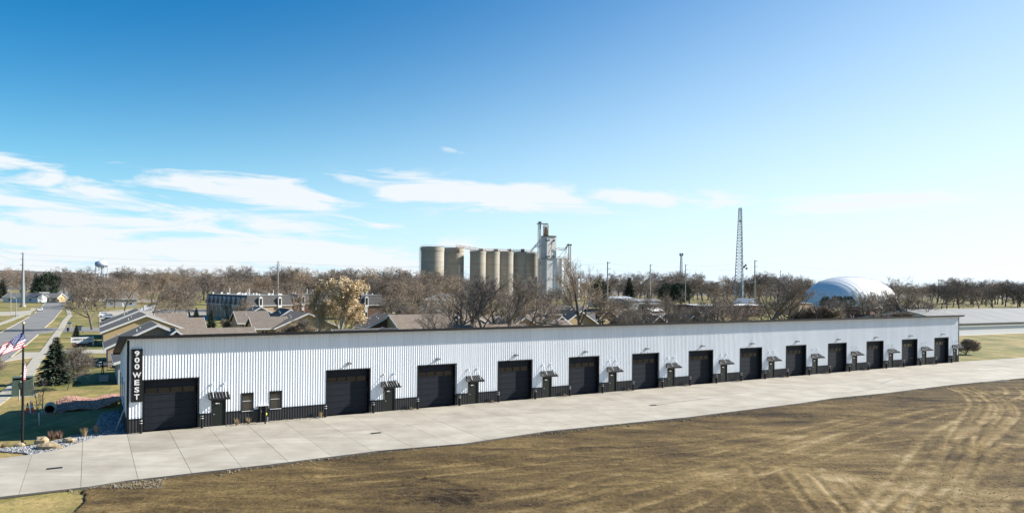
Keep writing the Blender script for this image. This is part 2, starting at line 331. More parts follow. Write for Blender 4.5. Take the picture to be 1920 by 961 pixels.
# concrete apron: outline from the photograph, cut into slabs
edge_px = [(-260, 962), (0, 930), (164, 911), (234, 900), (357, 886), (500, 870), (708, 844), (864, 831), (1020, 808), (1177, 792), (1281, 782), (1385, 769),
           (1500, 755), (1558, 746), (1661, 736), (1781, 721), (1920, 708), (2150, 696)]
back_px = [(2150, 704), (1920, 687), (1850, 681), (1797, 677.6)]
left_px = [(238, 812), (200, 815), (180, 819), (150, 828), (110, 842), (60, 851), (0, 858), (-260, 884)]
fr = [un(at(*p)) for p in edge_px]
bk = [(LB + 34, 2.0), (LB + 14, 1.0), (LB + .1, .05)]
lf = [(0, .05)] + [un(at(*p)) for p in left_px[1:]]
fr[-1] = (LB + 34, 15.2); fr[-2] = un(at(1920, 708))
APR = fr + bk + lf
def clip_rect(poly, x0, x1, y0, y1):
    def cut(P, ins, inter):
        out = []
        for i in range(len(P)):
            a, b = P[i - 1], P[i]; ia, ib = ins(a), ins(b)
            if ib:
                if not ia: out.append(inter(a, b))
                out.append(b)
            elif ia: out.append(inter(a, b))
        return out
    def ix(c): return lambda a, b: (c, a[1] + (b[1] - a[1]) * (c - a[0]) / (b[0] - a[0]))
    def iy(c): return lambda a, b: (a[0] + (b[0] - a[0]) * (c - a[1]) / (b[1] - a[1]), c)
    for ins, inter in ((lambda p: p[0] >= x0, ix(x0)), (lambda p: p[0] <= x1, ix(x1)), (lambda p: p[1] >= y0, iy(y0)), (lambda p: p[1] <= y1, iy(y1))):
        poly = cut(poly, ins, inter)
        if len(poly) < 3: return None
    q = []
    for p in poly:
        if not q or abs(p[0] - q[-1][0]) + abs(p[1] - q[-1][1]) > 1e-4: q.append(p)
    return q if len(q) > 2 else None
def area(P): return abs(sum(P[i - 1][0] * P[i][1] - P[i][0] * P[i - 1][1] for i in range(len(P)))) / 2
mb = MB(); base = [F(*p) for p in APR]; mb.prism([(p.x, p.y) for p in base][::-1], -.13, -.02)
apron = structure(mb.build('concrete_apron', M['joint']))
g = .012
us = [-40 + 3.05 * i for i in range(0, 70)]; us = [u - (us[13] - 0) for u in us]
nsb = [-9, -.1, 7.6, 30]
for i in range(len(us) - 1):
    for j in range(3):
        step = 1
        q = clip_rect(APR, us[i] + g, us[i + 1] - g, nsb[j] + g, nsb[j + 1] - g)
        if q and area(q) > .05:
            mb = MB(); pp = [F(*p) for p in q]; P = [(p.x, p.y) for p in pp]
            sg = sum(P[k - 1][0] * P[k][1] - P[k][0] * P[k - 1][1] for k in range(len(P)))
            if sg < 0: P = P[::-1]
            mb.prism(P, -.018, random.uniform(-.003, .003)); mb.build('slab', M['conc' if j < 2 and us[i] > -1 else 'conc2'], apron)
# bare soil lot: fine grid with ruts worn into it
print('dirt')
x0, x1, y0, y1, dx, dy = -34, 128, 34, 108, .13, .19
gx = np.arange(x0, x1, dx); gy = np.arange(y0, y1, dy); GX, GY = np.meshgrid(gx, gy)
def vnoise(X, Y, s, seed):
    r = np.random.default_rng(seed); T = r.random((256, 256)); a = X / s; b = Y / s; i = np.floor(a).astype(int); j = np.floor(b).astype(int)
    fx = a - i; fy = b - j; fx = fx * fx * (3 - 2 * fx); fy = fy * fy * (3 - 2 * fy); I = i % 256; J = j % 256; I1 = (i + 1) % 256; J1 = (j + 1) % 256
    return (T[I, J] * (1 - fx) + T[I1, J] * fx) * (1 - fy) + (T[I, J1] * (1 - fx) + T[I1, J1] * fx) * fy
# distance outwards from the facade, edge of the apron as a function of u
dU = (GX - FO.x) * UD.x + (GY - FO.y) * UD.y; dN = (GX - FO.x) * ND.x + (GY - FO.y) * ND.y
fe = sorted(fr); eN = np.interp(dU, [p[0] for p in fe], [p[1] for p in fe])
out = dN - eN                                   # metres in front of the apron edge
H = (vnoise(GX, GY, 9, 1) - .5) * .22 + (vnoise(GX, GY, 2.3, 2) - .5) * .10 + (vnoise(GX, GY, .8, 3) - .5) * .05 + (vnoise(GX, GY, .33, 4) - .5) * .05
dry = np.zeros_like(GX); wet = np.zeros_like(GX)
def c4(L): return [(1500 + x / 3.42, 680 + y / 3.42) for x, y in L]
def c5(L): return [(500 + x / 1.92, 740 + y / 1.92) for x, y in L]
tracks = [  # polyline, half width of a rut, gauge, dryness, depth
 (c4([(0, 580), (200, 500), (500, 400), (900, 300), (1160, 285), (1436, 262)]), .35, 2.1, .8, .05),
 (c4([(0, 610), (250, 545), (600, 510), (830, 490)]), .25, 1.9, .6, .04),
 (c4([(0, 440), (300, 370), (700, 300), (1000, 285)]), .30, 1.9, .5, .03),
 (c4([(1000, 155), (1100, 190), (1160, 250), (1155, 290), (1080, 380), (1030, 470), (1020, 560)]), .28, 1.8, 1.0, .05),
 (c4([(1010, 160), (1200, 205), (1320, 260), (1335, 330), (1250, 400)]), .28, 1.8, 1.0, .05),
 (c4([(1330, 150), (1385, 175), (1375, 205), (1270, 235)]), .28, 1.6, 1.0, .04),
 (c4([(1300, 340), (1120, 500), (900, 700), (640, 940), (500, 1100)]), .40, 2.0, .9, .06),
 (c4([(1140, 350), (930, 440), (830, 560), (700, 740), (560, 900), (520, 1000)]), .40, 2.0, 1.0, .06),
 (c4([(1436, 520), (1300, 650), (1200, 800), (1150, 960), (1100, 1100)]), .42, 2.0, .9, .06),
 (c4([(1436, 600), (1250, 760), (1100, 860), (980, 960), (850, 1100)]), .36, 1.9, .8, .06),
 (c4([(1200, 420), (1000, 600), (900, 760), (860, 900), (850, 1000)]), .38, 1.9, .9, .05),
 (c4([(740, 960), (830, 850), (920, 880), (940, 960)]), .25, 1.6, .3, .09),
 (c4([(0, 720), (120, 860), (200, 960)]), .25, 1.7, .8, .05),
 (c4([(620, 560), (760, 600), (840, 500), (1000, 440), (1150, 430)]), .25, 1.7, .5, .05),
 (c5([(200, 302), (700, 262), (1100, 215), (1500, 190), (1920, 130)]), .30, 2.0, .55, .05),
 (c5([(0, 340), (500, 312), (900, 262), (1300, 232), (1920, 165)]), .25, 1.9, .35, .06),
 (c5([(800, 400), (1000, 370), (1300, 300), (1600, 225), (1920, 150)]), .35, 2.0, .6, .05),
 (c5([(1150, 424), (1400, 350), (1640, 290), (1780, 262)]), .30, 1.9, .8, .05),
 (c5([(1560, 424), (1700, 360), (1860, 290), (1950, 250)]), .30, 1.9, .8, .05),
 (c5([(1780, 250), (1840, 330), (1900, 430)]), .30, 1.9, .6, .04),
 (c5([(-300, 420), (100, 395), (500, 330), (760, 345)]), .25, 1.7, .3, .07),
 (c5([(-560, 400), (-200, 360), (100, 330), (420, 285)]), .22, 1.7, .3, .07),
 (c5([(500, 305), (600, 310), (700, 340), (760, 345)]), .22, 1.5, -.5, .12),
 (c5([(480, 370), (600, 350), (680, 385)]), .25, 1.4, -.6, .12)]
def segdist(P):
    D = np.full(GX.shape, 9.9); Tt = np.zeros_like(GX); L = 0.0
    for (ax, ay), (bx, by) in zip(P[:-1], P[1:]):
        ex, ey = bx - ax, by - ay; l = math.hypot(ex, ey)
        lo_x, hi_x = min(ax, bx) - 1.5, max(ax, bx) + 1.5; lo_y, hi_y = min(ay, by) - 1.5, max(ay, by) + 1.5
        i0, i1 = np.searchsorted(gx, [lo_x, hi_x]); j0, j1 = np.searchsorted(gy, [lo_y, hi_y])
        if i1 <= i0 or j1 <= j0: L += l; continue
        sx, sy = GX[j0:j1, i0:i1], GY[j0:j1, i0:i1]
        t = np.clip(((sx - ax) * ex + (sy - ay) * ey) / (l * l + 1e-9), 0, 1); d = np.hypot(sx - ax - t * ex, sy - ay - t * ey)
        sub = D[j0:j1, i0:i1]; m = d < sub; sub[m] = d[m]; Tt[j0:j1, i0:i1][m] = (L + t * l)[m]; L += l
    return D, Tt
def smooth(P, n=3):
    for _ in range(n):
        Q = [P[0]]
        for a, b in zip(P[:-1], P[1:]): Q += [(a[0] * .75 + b[0] * .25, a[1] * .75 + b[1] * .25), (a[0] * .25 + b[0] * .75, a[1] * .25 + b[1] * .75)]
        P = Q + [P[-1]]
    return P
tr = random.Random(3)
for P, hw, gauge, dr, dp in tracks:
    Pw = smooth([tuple(at(*p)[:2]) for p in P])
    for rep in range(2 if dr > .5 else 1):
        sh = tr.uniform(1.0, 2.2) * rep
        for side in (-1, 1):
            off = side * gauge / 2 + sh; Q = []
            for k, p in enumerate(Pw):
                a = Pw[max(0, k - 1)]; b = Pw[min(len(Pw) - 1, k + 1)]; l = math.hypot(b[0] - a[0], b[1] - a[1]) + 1e-9
                Q.append((p[0] - (b[1] - a[1]) / l * off, p[1] + (b[0] - a[0]) / l * off))
            D, Tt = segdist(Q); w = np.clip(1.25 - D / hw, 0, 1) * (.45 + .75 * vnoise(GX, GY, 1.7, 11))
            w *= .55 + .8 * vnoise(GX, GY, .5, 12)
            H -= dp * .55 * w * (1 + .7 * np.sin(Tt * 2 * PI / .42)); H += dp * .4 * np.exp(-((D - hw * 1.5) / (.2)) ** 2)
            if dr > 0: dry = np.maximum(dry, w * dr * (1 - .35 * rep))
            else: wet = np.maximum(wet, w * -dr * 1.6)
pt = lambda px, py: at(px, py)
for (px, py, rx, ry, k) in ((1700, 900, 15, 5, .75), (1860, 860, 10, 9, .55), (1540, 900, 9, 3, .6), (1640, 850, 10, 5, .4), (560, 945, 7, 1.5, .45), (1300, 900, 8, 3, .35), (260, 905, 3.5, .8, .8)):
    c = pt(px, py); dry = np.maximum(dry, k * np.exp(-((GX - c.x) / rx) ** 2 - ((GY - c.y) / ry) ** 2) * np.clip(vnoise(GX * .6, GY * 1.6, 1.6, 21) * 2.2 - .5, 0, 1))
for (px, py, rx, ry, k) in ((840, 925, 5, 1.6, .9), (1740, 745, 30, 5, .45), (1500, 775, 14, 3, .6), (330, 925, 8, 2, .3), (1620, 790, 14, 2, .4)):
    c = pt(px, py); wet = np.maximum(wet, k * np.exp(-((GX - c.x) / rx) ** 2 - ((GY - c.y) / ry) ** 2) * np.clip(vnoise(GX * .7, GY * 1.5, 1.3, 22) * 2.0 - .2, 0, 1))
wet = np.maximum(wet, np.clip(1.2 - out / 1.3, 0, 1) * .6 * np.clip(vnoise(GX, GY, 2.1, 31) * 2 - .3, 0, 1))
# the soil meets the lawn at the lower left and behind the far end of the apron
gl = [un(at(164, 911)), un(at(158, 925)), un(at(150, 945)), un(at(128, 961)), un(at(60, 1010))]
lim = np.interp(dN, [p[1] for p in gl], [p[0] for p in gl])
inside = (out > 0.0) & (dU > lim + (vnoise(GX, GY, 1.1, 41) - .5) * .8)
Z = np.where(out < .6, H * np.clip(out / .6, 0, 1), H) - .10
Z = np.minimum(Z, -.02 + np.clip(out - .3, 0, 2) * .1); Z = np.maximum(Z, -.155 + .02)
Z = np.where(inside, Z, -.4)
ny, nx = GX.shape; idx = np.arange(nx * ny).reshape(ny, nx)
q = np.stack([idx[:-1, :-1], idx[:-1, 1:], idx[1:, 1:], idx[1:, :-1]], -1).reshape(-1, 4)
keep = ((out > -.6) & (dU > lim - 1.5)).ravel()[q].any(1) if False else ((out > -.6) & (dU > lim - 1.5)).ravel()[q[:, 0]]
q = q[keep]; used = np.unique(q); remap = -np.ones(nx * ny, int); remap[used] = np.arange(len(used)); q = remap[q]
def npmesh(name, V, Fq, mats, n=4, smooth_=True):
    me = bpy.data.meshes.new(name); me.vertices.add(len(V)); me.vertices.foreach_set('co', np.asarray(V, dtype=np.float32).ravel())
    me.loops.add(len(Fq) * n); me.loops.foreach_set('vertex_index', np.asarray(Fq, dtype=np.int32).ravel())
    me.polygons.add(len(Fq)); me.polygons.foreach_set('loop_start', np.arange(len(Fq), dtype=np.int32) * n)
    me.polygons.foreach_set('use_smooth', np.full(len(Fq), smooth_)); me.materials.append(mats); me.update(calc_edges=True); me.validate(); return me
V = np.stack([GX.ravel(), GY.ravel(), Z.ravel()], -1)[used]
me = npmesh('dirt_lot', V, q, M['dirt'])
for nm, arr in (('dry', dry), ('wet', wet)):
    a = me.attributes.new(nm, 'FLOAT', 'POINT'); a.data.foreach_set('value', arr.ravel()[used].astype(np.float32))
structure(link('dirt_lot', me))
# the lot goes on in front of and beside the picture
far = [(x0, 36.5), (-60, -60), (260, -60), (260, 100), (x1 - .2, 70), (x1 - .2, 36.5)]
structure(sheet('dirt_ground', [(x0 + 8, 36.2), (-26, -40), (250, -40), (250, 95), (127, 88), (127, 36.2)], -.14, M['dirt']))
# rubble along the edge of the apron
def rocks(name, pts, sizes, m, flat=.6, z=-.1, seed=0, n=5):
    mb = MB(); r = random.Random(seed)
    for (x, y, zz), s in zip(pts, sizes):
        mb.blob((x, y, zz + s * .3), (s * r.uniform(.7, 1.3), s * r.uniform(.7, 1.3), s * flat), seed=r.random(), rough=.3, n=n)
    return mb.build(name, m)
rr = random.Random(5); P = []; Sz = []
for k in range(1500):
    u = rr.uniform(-4, 122); e = np.interp(u, [p[0] for p in fe], [p[1] for p in fe]); p = F(u, e + abs(rr.gauss(.1, .5)) + .05)
    P.append((p.x, p.y, -.1)); Sz.append(rr.uniform(.02, .075) * (1.0 if rr.random() < .93 else 1.7))
for k in range(700):
    c = at(rr.uniform(190, 305), rr.uniform(895, 912)); P.append((c.x, c.y, -.1)); Sz.append(rr.uniform(.02, .06))
tag(rocks('edge_rubble', P, Sz, M['rubble'], seed=2), 'loose tan rubble and clods along the front edge of the concrete apron', 'rubble', kind='stuff')
P = []; Sz = []
for k in range(1500):
    c = at(rr.uniform(150, 1920), 961 - abs(rr.gauss(0, 90)))
    if un(c)[1] > np.interp(un(c)[0], [p[0] for p in fe], [p[1] for p in fe]) + .4 and un(c)[0] > 1: P.append((c.x, c.y, -.115)); Sz.append(rr.uniform(.015, .05))
tag(rocks('soil_clods', P, Sz, M['rubble'], seed=3), 'brown clods of earth scattered over the bare dirt lot', 'clods', kind='stuff')
# ------------------------------------------------------------------ streets and paths on the left
def strip(name, L, R_, z, m, kerb=0.0):
    o = MB(); A = [at(*p) for p in L]; B = [at(*p) for p in R_]
    pts = [(p.x, p.y) for p in A] + [(p.x, p.y) for p in reversed(B)]
    sg = sum(pts[k - 1][0] * pts[k][1] - pts[k][0] * pts[k - 1][1] for k in range(len(pts)))
    if sg < 0: pts = pts[::-1]
    o.prism(pts, -.3, z); return structure(o.build(name, m))
strip('road', [(-420, 812), (0, 623), (30, 607), (55, 593), (64, 587), (75.5, 577), (86, 565), (92, 557), (107, 545)],
      [(-150, 830), (-20, 700), (20, 668), (49, 645), (71, 626), (83, 613.5), (99, 600), (115.6, 580), (126, 568), (133, 557), (138, 545)], -.10, M['asph'])
strip('cross_street', [(-400, 557), (140, 556), (300, 561)], [(-400, 562), (135, 562.5), (300, 566)], -.095, M['walk'])
strip('driveway', [(40, 659), (78, 658.5), (100, 654.5), (215, 653.5)], [(8, 676), (30, 672), (64, 668), (98, 661), (217, 661)], -.085, M['walk'])
strip('parking_lane', [(84, 613.5), (128, 612), (200, 613)], [(71, 625), (100, 621), (202, 620)], -.08, M['asph'])
strip('car_park', [(186, 584), (250, 578), (470, 580)], [(186, 613), (230, 612), (470, 592)], -.075, M['walk'])
strip('side_street', [(300, 578), (480, 580)], [(300, 584), (480, 587)], -.07, M['asph'])
strip('left_driveway', [(-60, 585), (30, 583), (58, 581)], [(-60, 592), (20, 590), (58, 590)], -.082, M['walk'])
def walk(name, C, wl):
    pr = structure(link(name, None)) if False else None
    pts = [at(*p) for p in C]; o = structure(thing(name, None, None)); 
    L = 0
    # resample every 1.5 m and lay one slab per step
    res = [pts[0]]
    for a, b in zip(pts[:-1], pts[1:]):
        d = (b - a).length; n = max(1, round(d / 1.8))
        for i in range(1, n + 1): res.append(a.lerp(b, i / n))
    for k, (a, b) in enumerate(zip(res[:-1], res[1:])):
        t = (b - a).normalized(); s = Vector((-t.y, t.x, 0)) * wl / 2; e = t * .02
        mb = MB(); mb.prism([tuple((a + e + s)[:2]), tuple((a + e - s)[:2]), tuple((b - e - s)[:2]), tuple((b - e + s)[:2])], -.14, -.05 + .0)
        if a.y < 330: mb.build('paving_slab', M['walk'], o)
    return o
walk('sidewalk', [(-20, 760), (12, 737), (53, 700), (60, 687), (72, 669), (86, 656), (106, 626), (114, 616), (122, 600), (131, 591), (127, 579), (131, 567)], 1.5)
walk('footpath', [(-90, 640), (-20, 613), (23, 598), (46, 588.5), (60, 581.5), (73, 564)], 1.8)
# kerbs
for nm, C in (('kerb', [(20, 668), (49, 645), (71, 626)]), ('kerb', [(83, 613.5), (99, 600), (115.6, 580)]), ('kerb', [(0, 623), (30, 607), (55, 593)]), ('kerb', [(64, 587), (75.5, 577), (86, 565)])):
    mb = MB(); P = [at(*p) for p in C]
    for a, b in zip(P[:-1], P[1:]):
        t = (b - a).normalized(); s = Vector((-t.y, t.x, 0)) * .12
        mb.prism([tuple((a + s)[:2]), tuple((a - s)[:2]), tuple((b - s)[:2]), tuple((b + s)[:2])], -.3, .02)
    structure(mb.build(nm, M['walk']))
print('building')
# ------------------------------------------------------------------ the long building
bld = thing('commercial_building', 'long white ribbed metal shop building with charcoal base and thirteen dark overhead doors', 'building')
bld.matrix_world = Matrix.Translation(FO) @ Matrix.Rotation(YAW, 4, 'Z')
# local axes: x along the front, -y out of the front, z up
def col(v): return v
doors = [su(-1.653)] + [su(i) for i in range(12)]; DW, DH = 4.08, 4.16
man = [su(-1.083)] + [su(i) + .611 * BAY for i in range(12)]
MW, MH = 1.08, 2.18
wins = [(uof(455), uof(476)), (uof(508), uof(529))]
rib = .2286
openF = [(d, d + DW, -.1, DH) for d in doors] + [(m, m + MW, -.1, MH) for m in man] + [(a, b, 1.12, 2.6) for a, b in wins]
def ribbed(u0, u1, z0, z1, opens, top=None, hgt=.030):
    """profile sheet along x with ribs towards -y; top(x) may give a sloping head"""
    mb = MB(); n = int(round((u1 - u0) / rib)); pit = (u1 - u0) / n
    for i in range(n):
        a = u0 + i * pit
        pr = [(a, 0), (a + pit * .50, 0), (a + pit * .60, -hgt), (a + pit * .88, -hgt), (a + pit, 0)]
        for (xa, ya), (xb, yb) in zip(pr[:-1], pr[1:]):
            xm = (xa + xb) / 2; segs = [(z0, top(xm) if top else z1)]
            for (o0, o1, oz0, oz1) in opens:
                if o0 < xm < o1:
                    ns = []
                    for s0, s1 in segs:
                        if oz0 > s0: ns.append((s0, min(s1, oz0)))
                        if oz1 < s1: ns.append((max(s0, oz1), s1))
                    segs = [s for s in ns if s[1] - s[0] > .01]
            for s0, s1 in segs: mb.poly([(xa, ya, s0), (xb, yb, s0), (xb, yb, s1), (xa, ya, s1)])
    return mb
WZ = 1.12
ribbed(0, LB, WZ, HB + .25, openF).build('wall', M['wall'], bld)
w2 = ribbed(0, LB, -.05, WZ, openF); w2.build('wainscot', M['wains'], bld).location = (0, -.006, 0)
mb = MB()                                         # water-table trim between wall and wainscot
cuts = sorted([(a, b) for a, b, z0, z1 in openF if z0 < WZ - .05])
x = 0.0
for a, b in cuts + [(LB, LB)]:
    if a - x > .05: mb = MB(); mb.box(x, a, -.055, .0, WZ - .03, WZ + .03); mb.build('ledge_trim', M['black'], bld)
    x = b
# end wall (left) and right end and back
ZB = 5.0
def topx(y): return HB + .2 - (HB - ZB) * y / DB
lw = [(4.6, 5.6), (8.8, 9.8), (13.0, 14.0)]
m_ = ribbed(0, DB, WZ, 0, [(a, b, 1.3, 3.5) for a, b in lw], top=lambda q: topx(q))
o = m_.build('end_wall', M['wall'], bld); o.rotation_euler.z = -PI / 2; o.location = (0, DB, 0); 
o.scale = (1, 1, 1)
# (rotation maps local x to -y, so the profile is laid from the back forwards)
bpy.data.meshes.remove(o.data) if False else None
m_ = ribbed(0, DB, WZ, 0, [(DB - b, DB - a, 1.3, 3.5) for a, b in lw], top=lambda q: topx(DB - q)); o.data = m_.mesh('end_wall', M['wall'])
o2 = ribbed(0, DB, -.05, WZ, []).build('end_wainscot', M['wains'], bld); o2.rotation_euler.z = -PI / 2; o2.location = (-.006, DB, 0)
o3 = ribbed(0, DB, -.05, 0, [], top=lambda q: topx(q)).build('end_wall', M['wall'], bld); o3.rotation_euler.z = PI / 2; o3.location = (LB, 0, 0)
mb = MB(); mb.poly([(0, DB, -.05), (LB, DB, -.05), (LB, DB, ZB + .2), (0, DB, ZB + .2)]); mb.build('back_wall', M['wall'], bld)
for a, b in lw:
    mb = MB(); mb.box(-.05, .12, a, b, 1.3, 3.5); f = mb.build('window', M['black'], bld)
    mb = MB(); mb.box(-.062, -.052, a + .07, b - .07, 1.4, 3.4); mb.build('pane', M['glass'], f)
for cx, cy in ((0, 0), (LB, 0)):
    mb = MB(); s = -1 if cx == 0 else 1
    mb.box(min(cx, cx + s * .05), max(cx, cx + s * .05), -.05, .14, 0, HB + .1); mb.box(cx - (0 if s < 0 else .12), cx + (.12 if s < 0 else 0), -.062, -.03, 0, HB + .1)
    mb.build('corner_trim', M['black'], bld)
# roof: one slope falling to the back, overhanging front and ends
OV, OE = .58, .62
def rz(y): return HB + .28 - (HB - ZB) * y / DB
mb = MB()
ys = (-OV, DB + .5)
mb.hexa([(-OE, ys[0], rz(ys[0])), (LB + OE, ys[0], rz(ys[0])), (LB + OE, ys[1], rz(ys[1])), (-OE, ys[1], rz(ys[1])),
         (-OE, ys[0], rz(ys[0]) + .1), (LB + OE, ys[0], rz(ys[0]) + .1), (LB + OE, ys[1], rz(ys[1]) + .1), (-OE, ys[1], rz(ys[1]) + .1)])
mb.build('roof', M['roofm'], bld)
mb = MB(); T_ = .22
mb.box(-OE - .03, LB + OE + .03, -OV - .035, -OV, rz(-OV) - T_ + .1, rz(-OV) + .13)
mb.box(-OE - .03, LB + OE + .03, DB + .5, DB + .535, rz(DB) - T_, rz(DB) + .13)
for xx in (-OE - .035, LB + OE):
    p = [(xx, ys[0], rz(ys[0]) - T_ + .1), (xx + .035, ys[0], rz(ys[0]) - T_ + .1), (xx + .035, ys[1], rz(ys[1]) - T_ + .1), (xx, ys[1], rz(ys[1]) - T_ + .1)]
    mb.hexa(p + [(a, b, c + T_ + .03) for a, b, c in p])
mb.build('fascia', M['fascia'], bld)
# overhead doors
RC = .42
sec_me = MB(); sec_me.box(.06, DW - .06, 0, .05, .008, .582); sec_me.box(.06, DW - .06, -.004, .0, .06, .52)
sec_me = sec_me.mesh('door_section', M['door'])
fr_me = MB()
fr_me.box(-.10, .0, -.04, .12, 0, DH + .10); fr_me.box(DW, DW + .10, -.04, .12, 0, DH + .10); fr_me.box(0, DW, -.04, .12, DH, DH + .10)
fr_me.box(-.06, .0, .12, RC + .06, 0, DH + .06); fr_me.box(DW, DW + .06, .12, RC + .06, 0, DH + .06); fr_me.box(0, DW, .12, RC + .06, DH, DH + .06)
fr_me = fr_me.mesh('overhead_door', M['black'])
pw = (DW - .3) / 4
wf = MB()
for k in range(5): xk = .1 + k * (pw + .0) ; wf.box(max(.06, xk - .05), min(DW - .06, xk + .07), -.02, .05, .0, .59)
wf.box(.06, DW - .06, -.022, .05, 0, .07); wf.box(.06, DW - .06, -.022, .05, .53, .59)
wf = wf.mesh('window_section', M['door'])
pn = MB(); pn.box(.0, pw - .10, .01, .02, .06, .54); pn = pn.mesh('window_pane', M['glass'])
for i, d in enumerate(doors):
    od = link('overhead_door', fr_me, bld); od.location = (d, 0, 0)
    for k in range(7):
        if k == 5:
            s = link('window_section', wf, od); s.location = (0, RC, k * .59)
            for j in range(4):
                w = link('window_pane', pn, od); w.location = (.1 + j * pw + .06, RC, k * .59)
        else:
            s = link('door_section', sec_me, od); s.location = (0, RC, k * .59)
# entry doors, canopies, lamps
ed = MB(); ed.box(-.06, 0, -.05, .14, 0, MH + .07); ed.box(MW, MW + .06, -.05, .14, 0, MH + .07); ed.box(0, MW, -.05, .14, MH, MH + .07); ed.box(0, MW, -.06, .14, -.05, .015)
ed = ed.mesh('entry_door', M['wains'])
leaf = MB(); leaf.box(.015, MW - .015, .02, .065, .02, MH - .01); leaf = leaf.mesh('door_leaf', M['mandoor'])
hd = MB(); hd.box(.10, .14, -.04, .02, .95, 1.05); hd.box(.10, .24, -.06, -.03, .98, 1.02); hd = hd.mesh('handle', M['steel'])
nb = MB(); nb.box(.30, .62, .005, .018, 1.86, 1.96); nb = nb.mesh('number_plate', M['white'])
CW, CP, ZA, ZF = 1.62, 1.0, 2.84, 2.42
cn = MB(); T2 = .05
cn.hexa([(0, 0, ZA), (CW, 0, ZA), (CW, -CP, ZF), (0, -CP, ZF), (0, 0, ZA + T2), (CW, 0, ZA + T2), (CW, -CP, ZF + T2), (0, -CP, ZF + T2)])
for xx in (0, CW - .05):                           # side brackets
    cn.hexa([(xx, 0, ZF - .05), (xx + .05, 0, ZF - .05), (xx + .05, -CP, ZF - .05), (xx, -CP, ZF - .05), (xx, 0, ZF), (xx + .05, 0, ZF), (xx + .05, -CP, ZF), (xx, -CP, ZF)])
    cn.box(xx, xx + .05, -.06, 0, ZF - .05, ZA)
cn.box(0, CW, -CP - .05, -CP, ZF - .06, ZF + T2 + .02)
cn = cn.mesh('canopy', M['black'])
cr_ = MB(); cr_.hexa([(0, 0, 0), (.035, 0, 0), (.035, -CP, ZF - ZA), (0, -CP, ZF - ZA), (0, 0, .06), (.035, 0, .06), (.035, -CP, ZF - ZA + .06), (0, -CP, ZF - ZA + .06)])
cr_ = cr_.mesh('seam', M['greyroof'])
rod = MB(); rod.tube([(0, -.03, 3.62), (0, -CP + .12, ZF + .12)], .022, 5); rod.box(-.06, .06, -.09, 0, 3.55, 3.68); rod = rod.mesh('tie_rod', M['white'])
rodb = MB(); rodb.box(-.07, .07, -.34, 0, 3.56, 3.69); 
lamp = MB(); lamp.box(-.11, .11, -.10, 0, -.14, .14); lamp.box(-.05, .05, -.32, -.10, .0, .07); lamp.box(-.15, .15, -.50, -.28, -.06, .08); lamp = lamp.mesh('wall_lamp', M['steel'])
cap = MB(); cap.box(-.155, .155, -.505, -.275, .08, .10); cap = cap.mesh('lamp_cap', M['black'])
for i, m0 in enumerate(man):
    e = link('entry_door', ed, bld); e.location = (m0, 0, 0)
    for q_ in (leaf, hd, nb): link(q_.name, q_, e)
    c = link('canopy', cn, bld); c.location = (m0 - .30, -.03, 0)
    for k in range(7): s = link('seam', cr_, c); s.location = (.04 + k * (CW - .11) / 6, 0, ZA + T2)
    for xx in (.30, CW - .32): s = link('tie_rod', rod, c); s.location = (xx, 0, 0)
for i, d in enumerate(doors):
    if i == 0: continue
    l = link('wall_lamp', lamp, bld); l.location = (d + DW / 2, -.03, 4.78); link('lamp_cap', cap, l)
for a, b in wins:
    mb = MB(); mb.box(a - .06, a + .03, -.06, .1, 1.06, 2.66); mb.box(b - .03, b + .06, -.06, .1, 1.06, 2.66); mb.box(a + .03, b - .03, -.06, .1, 2.57, 2.66); mb.box(a + .03, b - .03, -.06, .1, 1.06, 1.15)
    f = mb.build('window', M['black'], bld)
    mb = MB(); mb.box(a + .03, b - .03, .02, .035, 1.15, 2.57); mb.build('pane', M['glass'], f)
    mb = MB(); mb.box(a + .05, b - .1, -.005, .015, 1.92, 1.96); mb.build('sash_rail', M['white'], f)
    mb = MB(); mb.box(a - .02, b + .02, -.09, -.062, 1.05, 1.10); mb.build('sill', M['white'], f)
# sign with upright lettering
def text_mesh(s, size, depth, bold=.0):
    c = bpy.data.curves.new('t', 'FONT'); c.body = s; c.size = size; c.extrude = depth; c.offset = bold; c.align_x = 'CENTER'; c.align_y = 'CENTER'
    c.resolution_u = 3
    o = bpy.data.objects.new('t', c); COL.objects.link(o); bpy.context.view_layer.update()
    me = bpy.data.meshes.new_from_object(o.evaluated_get(bpy.context.evaluated_depsgraph_get())); bpy.data.objects.remove(o); return me
su0, su1, sz0, sz1 = .26, 1.08, 2.52, 6.80
sg = thing('building_sign', 'tall black upright sign with white characters reading 900 WEST at the left corner', 'sign', F(0, 0), YAW)
mb = MB(); mb.box(su0, su1, -.20, -.04, sz0, sz1); mb.build('sign_board', M['black'], sg)
ch = '900WEST'; zc = [6.45, 5.92, 5.39, 4.70, 4.10, 3.52, 2.94]
for c_, z_ in zip(ch, zc):
    me_ = text_mesh(c_, .70, .02, .022); me_.materials.clear(); me_.materials.append(M['letter'])
    o = link('digit' if c_.isdigit() else 'letter', me_, sg); o.rotation_euler = (PI / 2, 0, 0); o.location = ((su0 + su1) / 2, -.215, z_)
    bb = [v.co for v in me_.vertices]; wx = max(v.x for v in bb) - min(v.x for v in bb); hy = max(v.y for v in bb) - min(v.y for v in bb); cyy = (max(v.y for v in bb) + min(v.y for v in bb)) / 2; cxx = (max(v.x for v in bb) + min(v.x for v in bb)) / 2
    for v in me_.vertices: v.co.x -= cxx; v.co.y -= cyy
    wt = .62 if c_ == 'W' else .36; o.scale = (wt / wx, .44 / hy, 1)
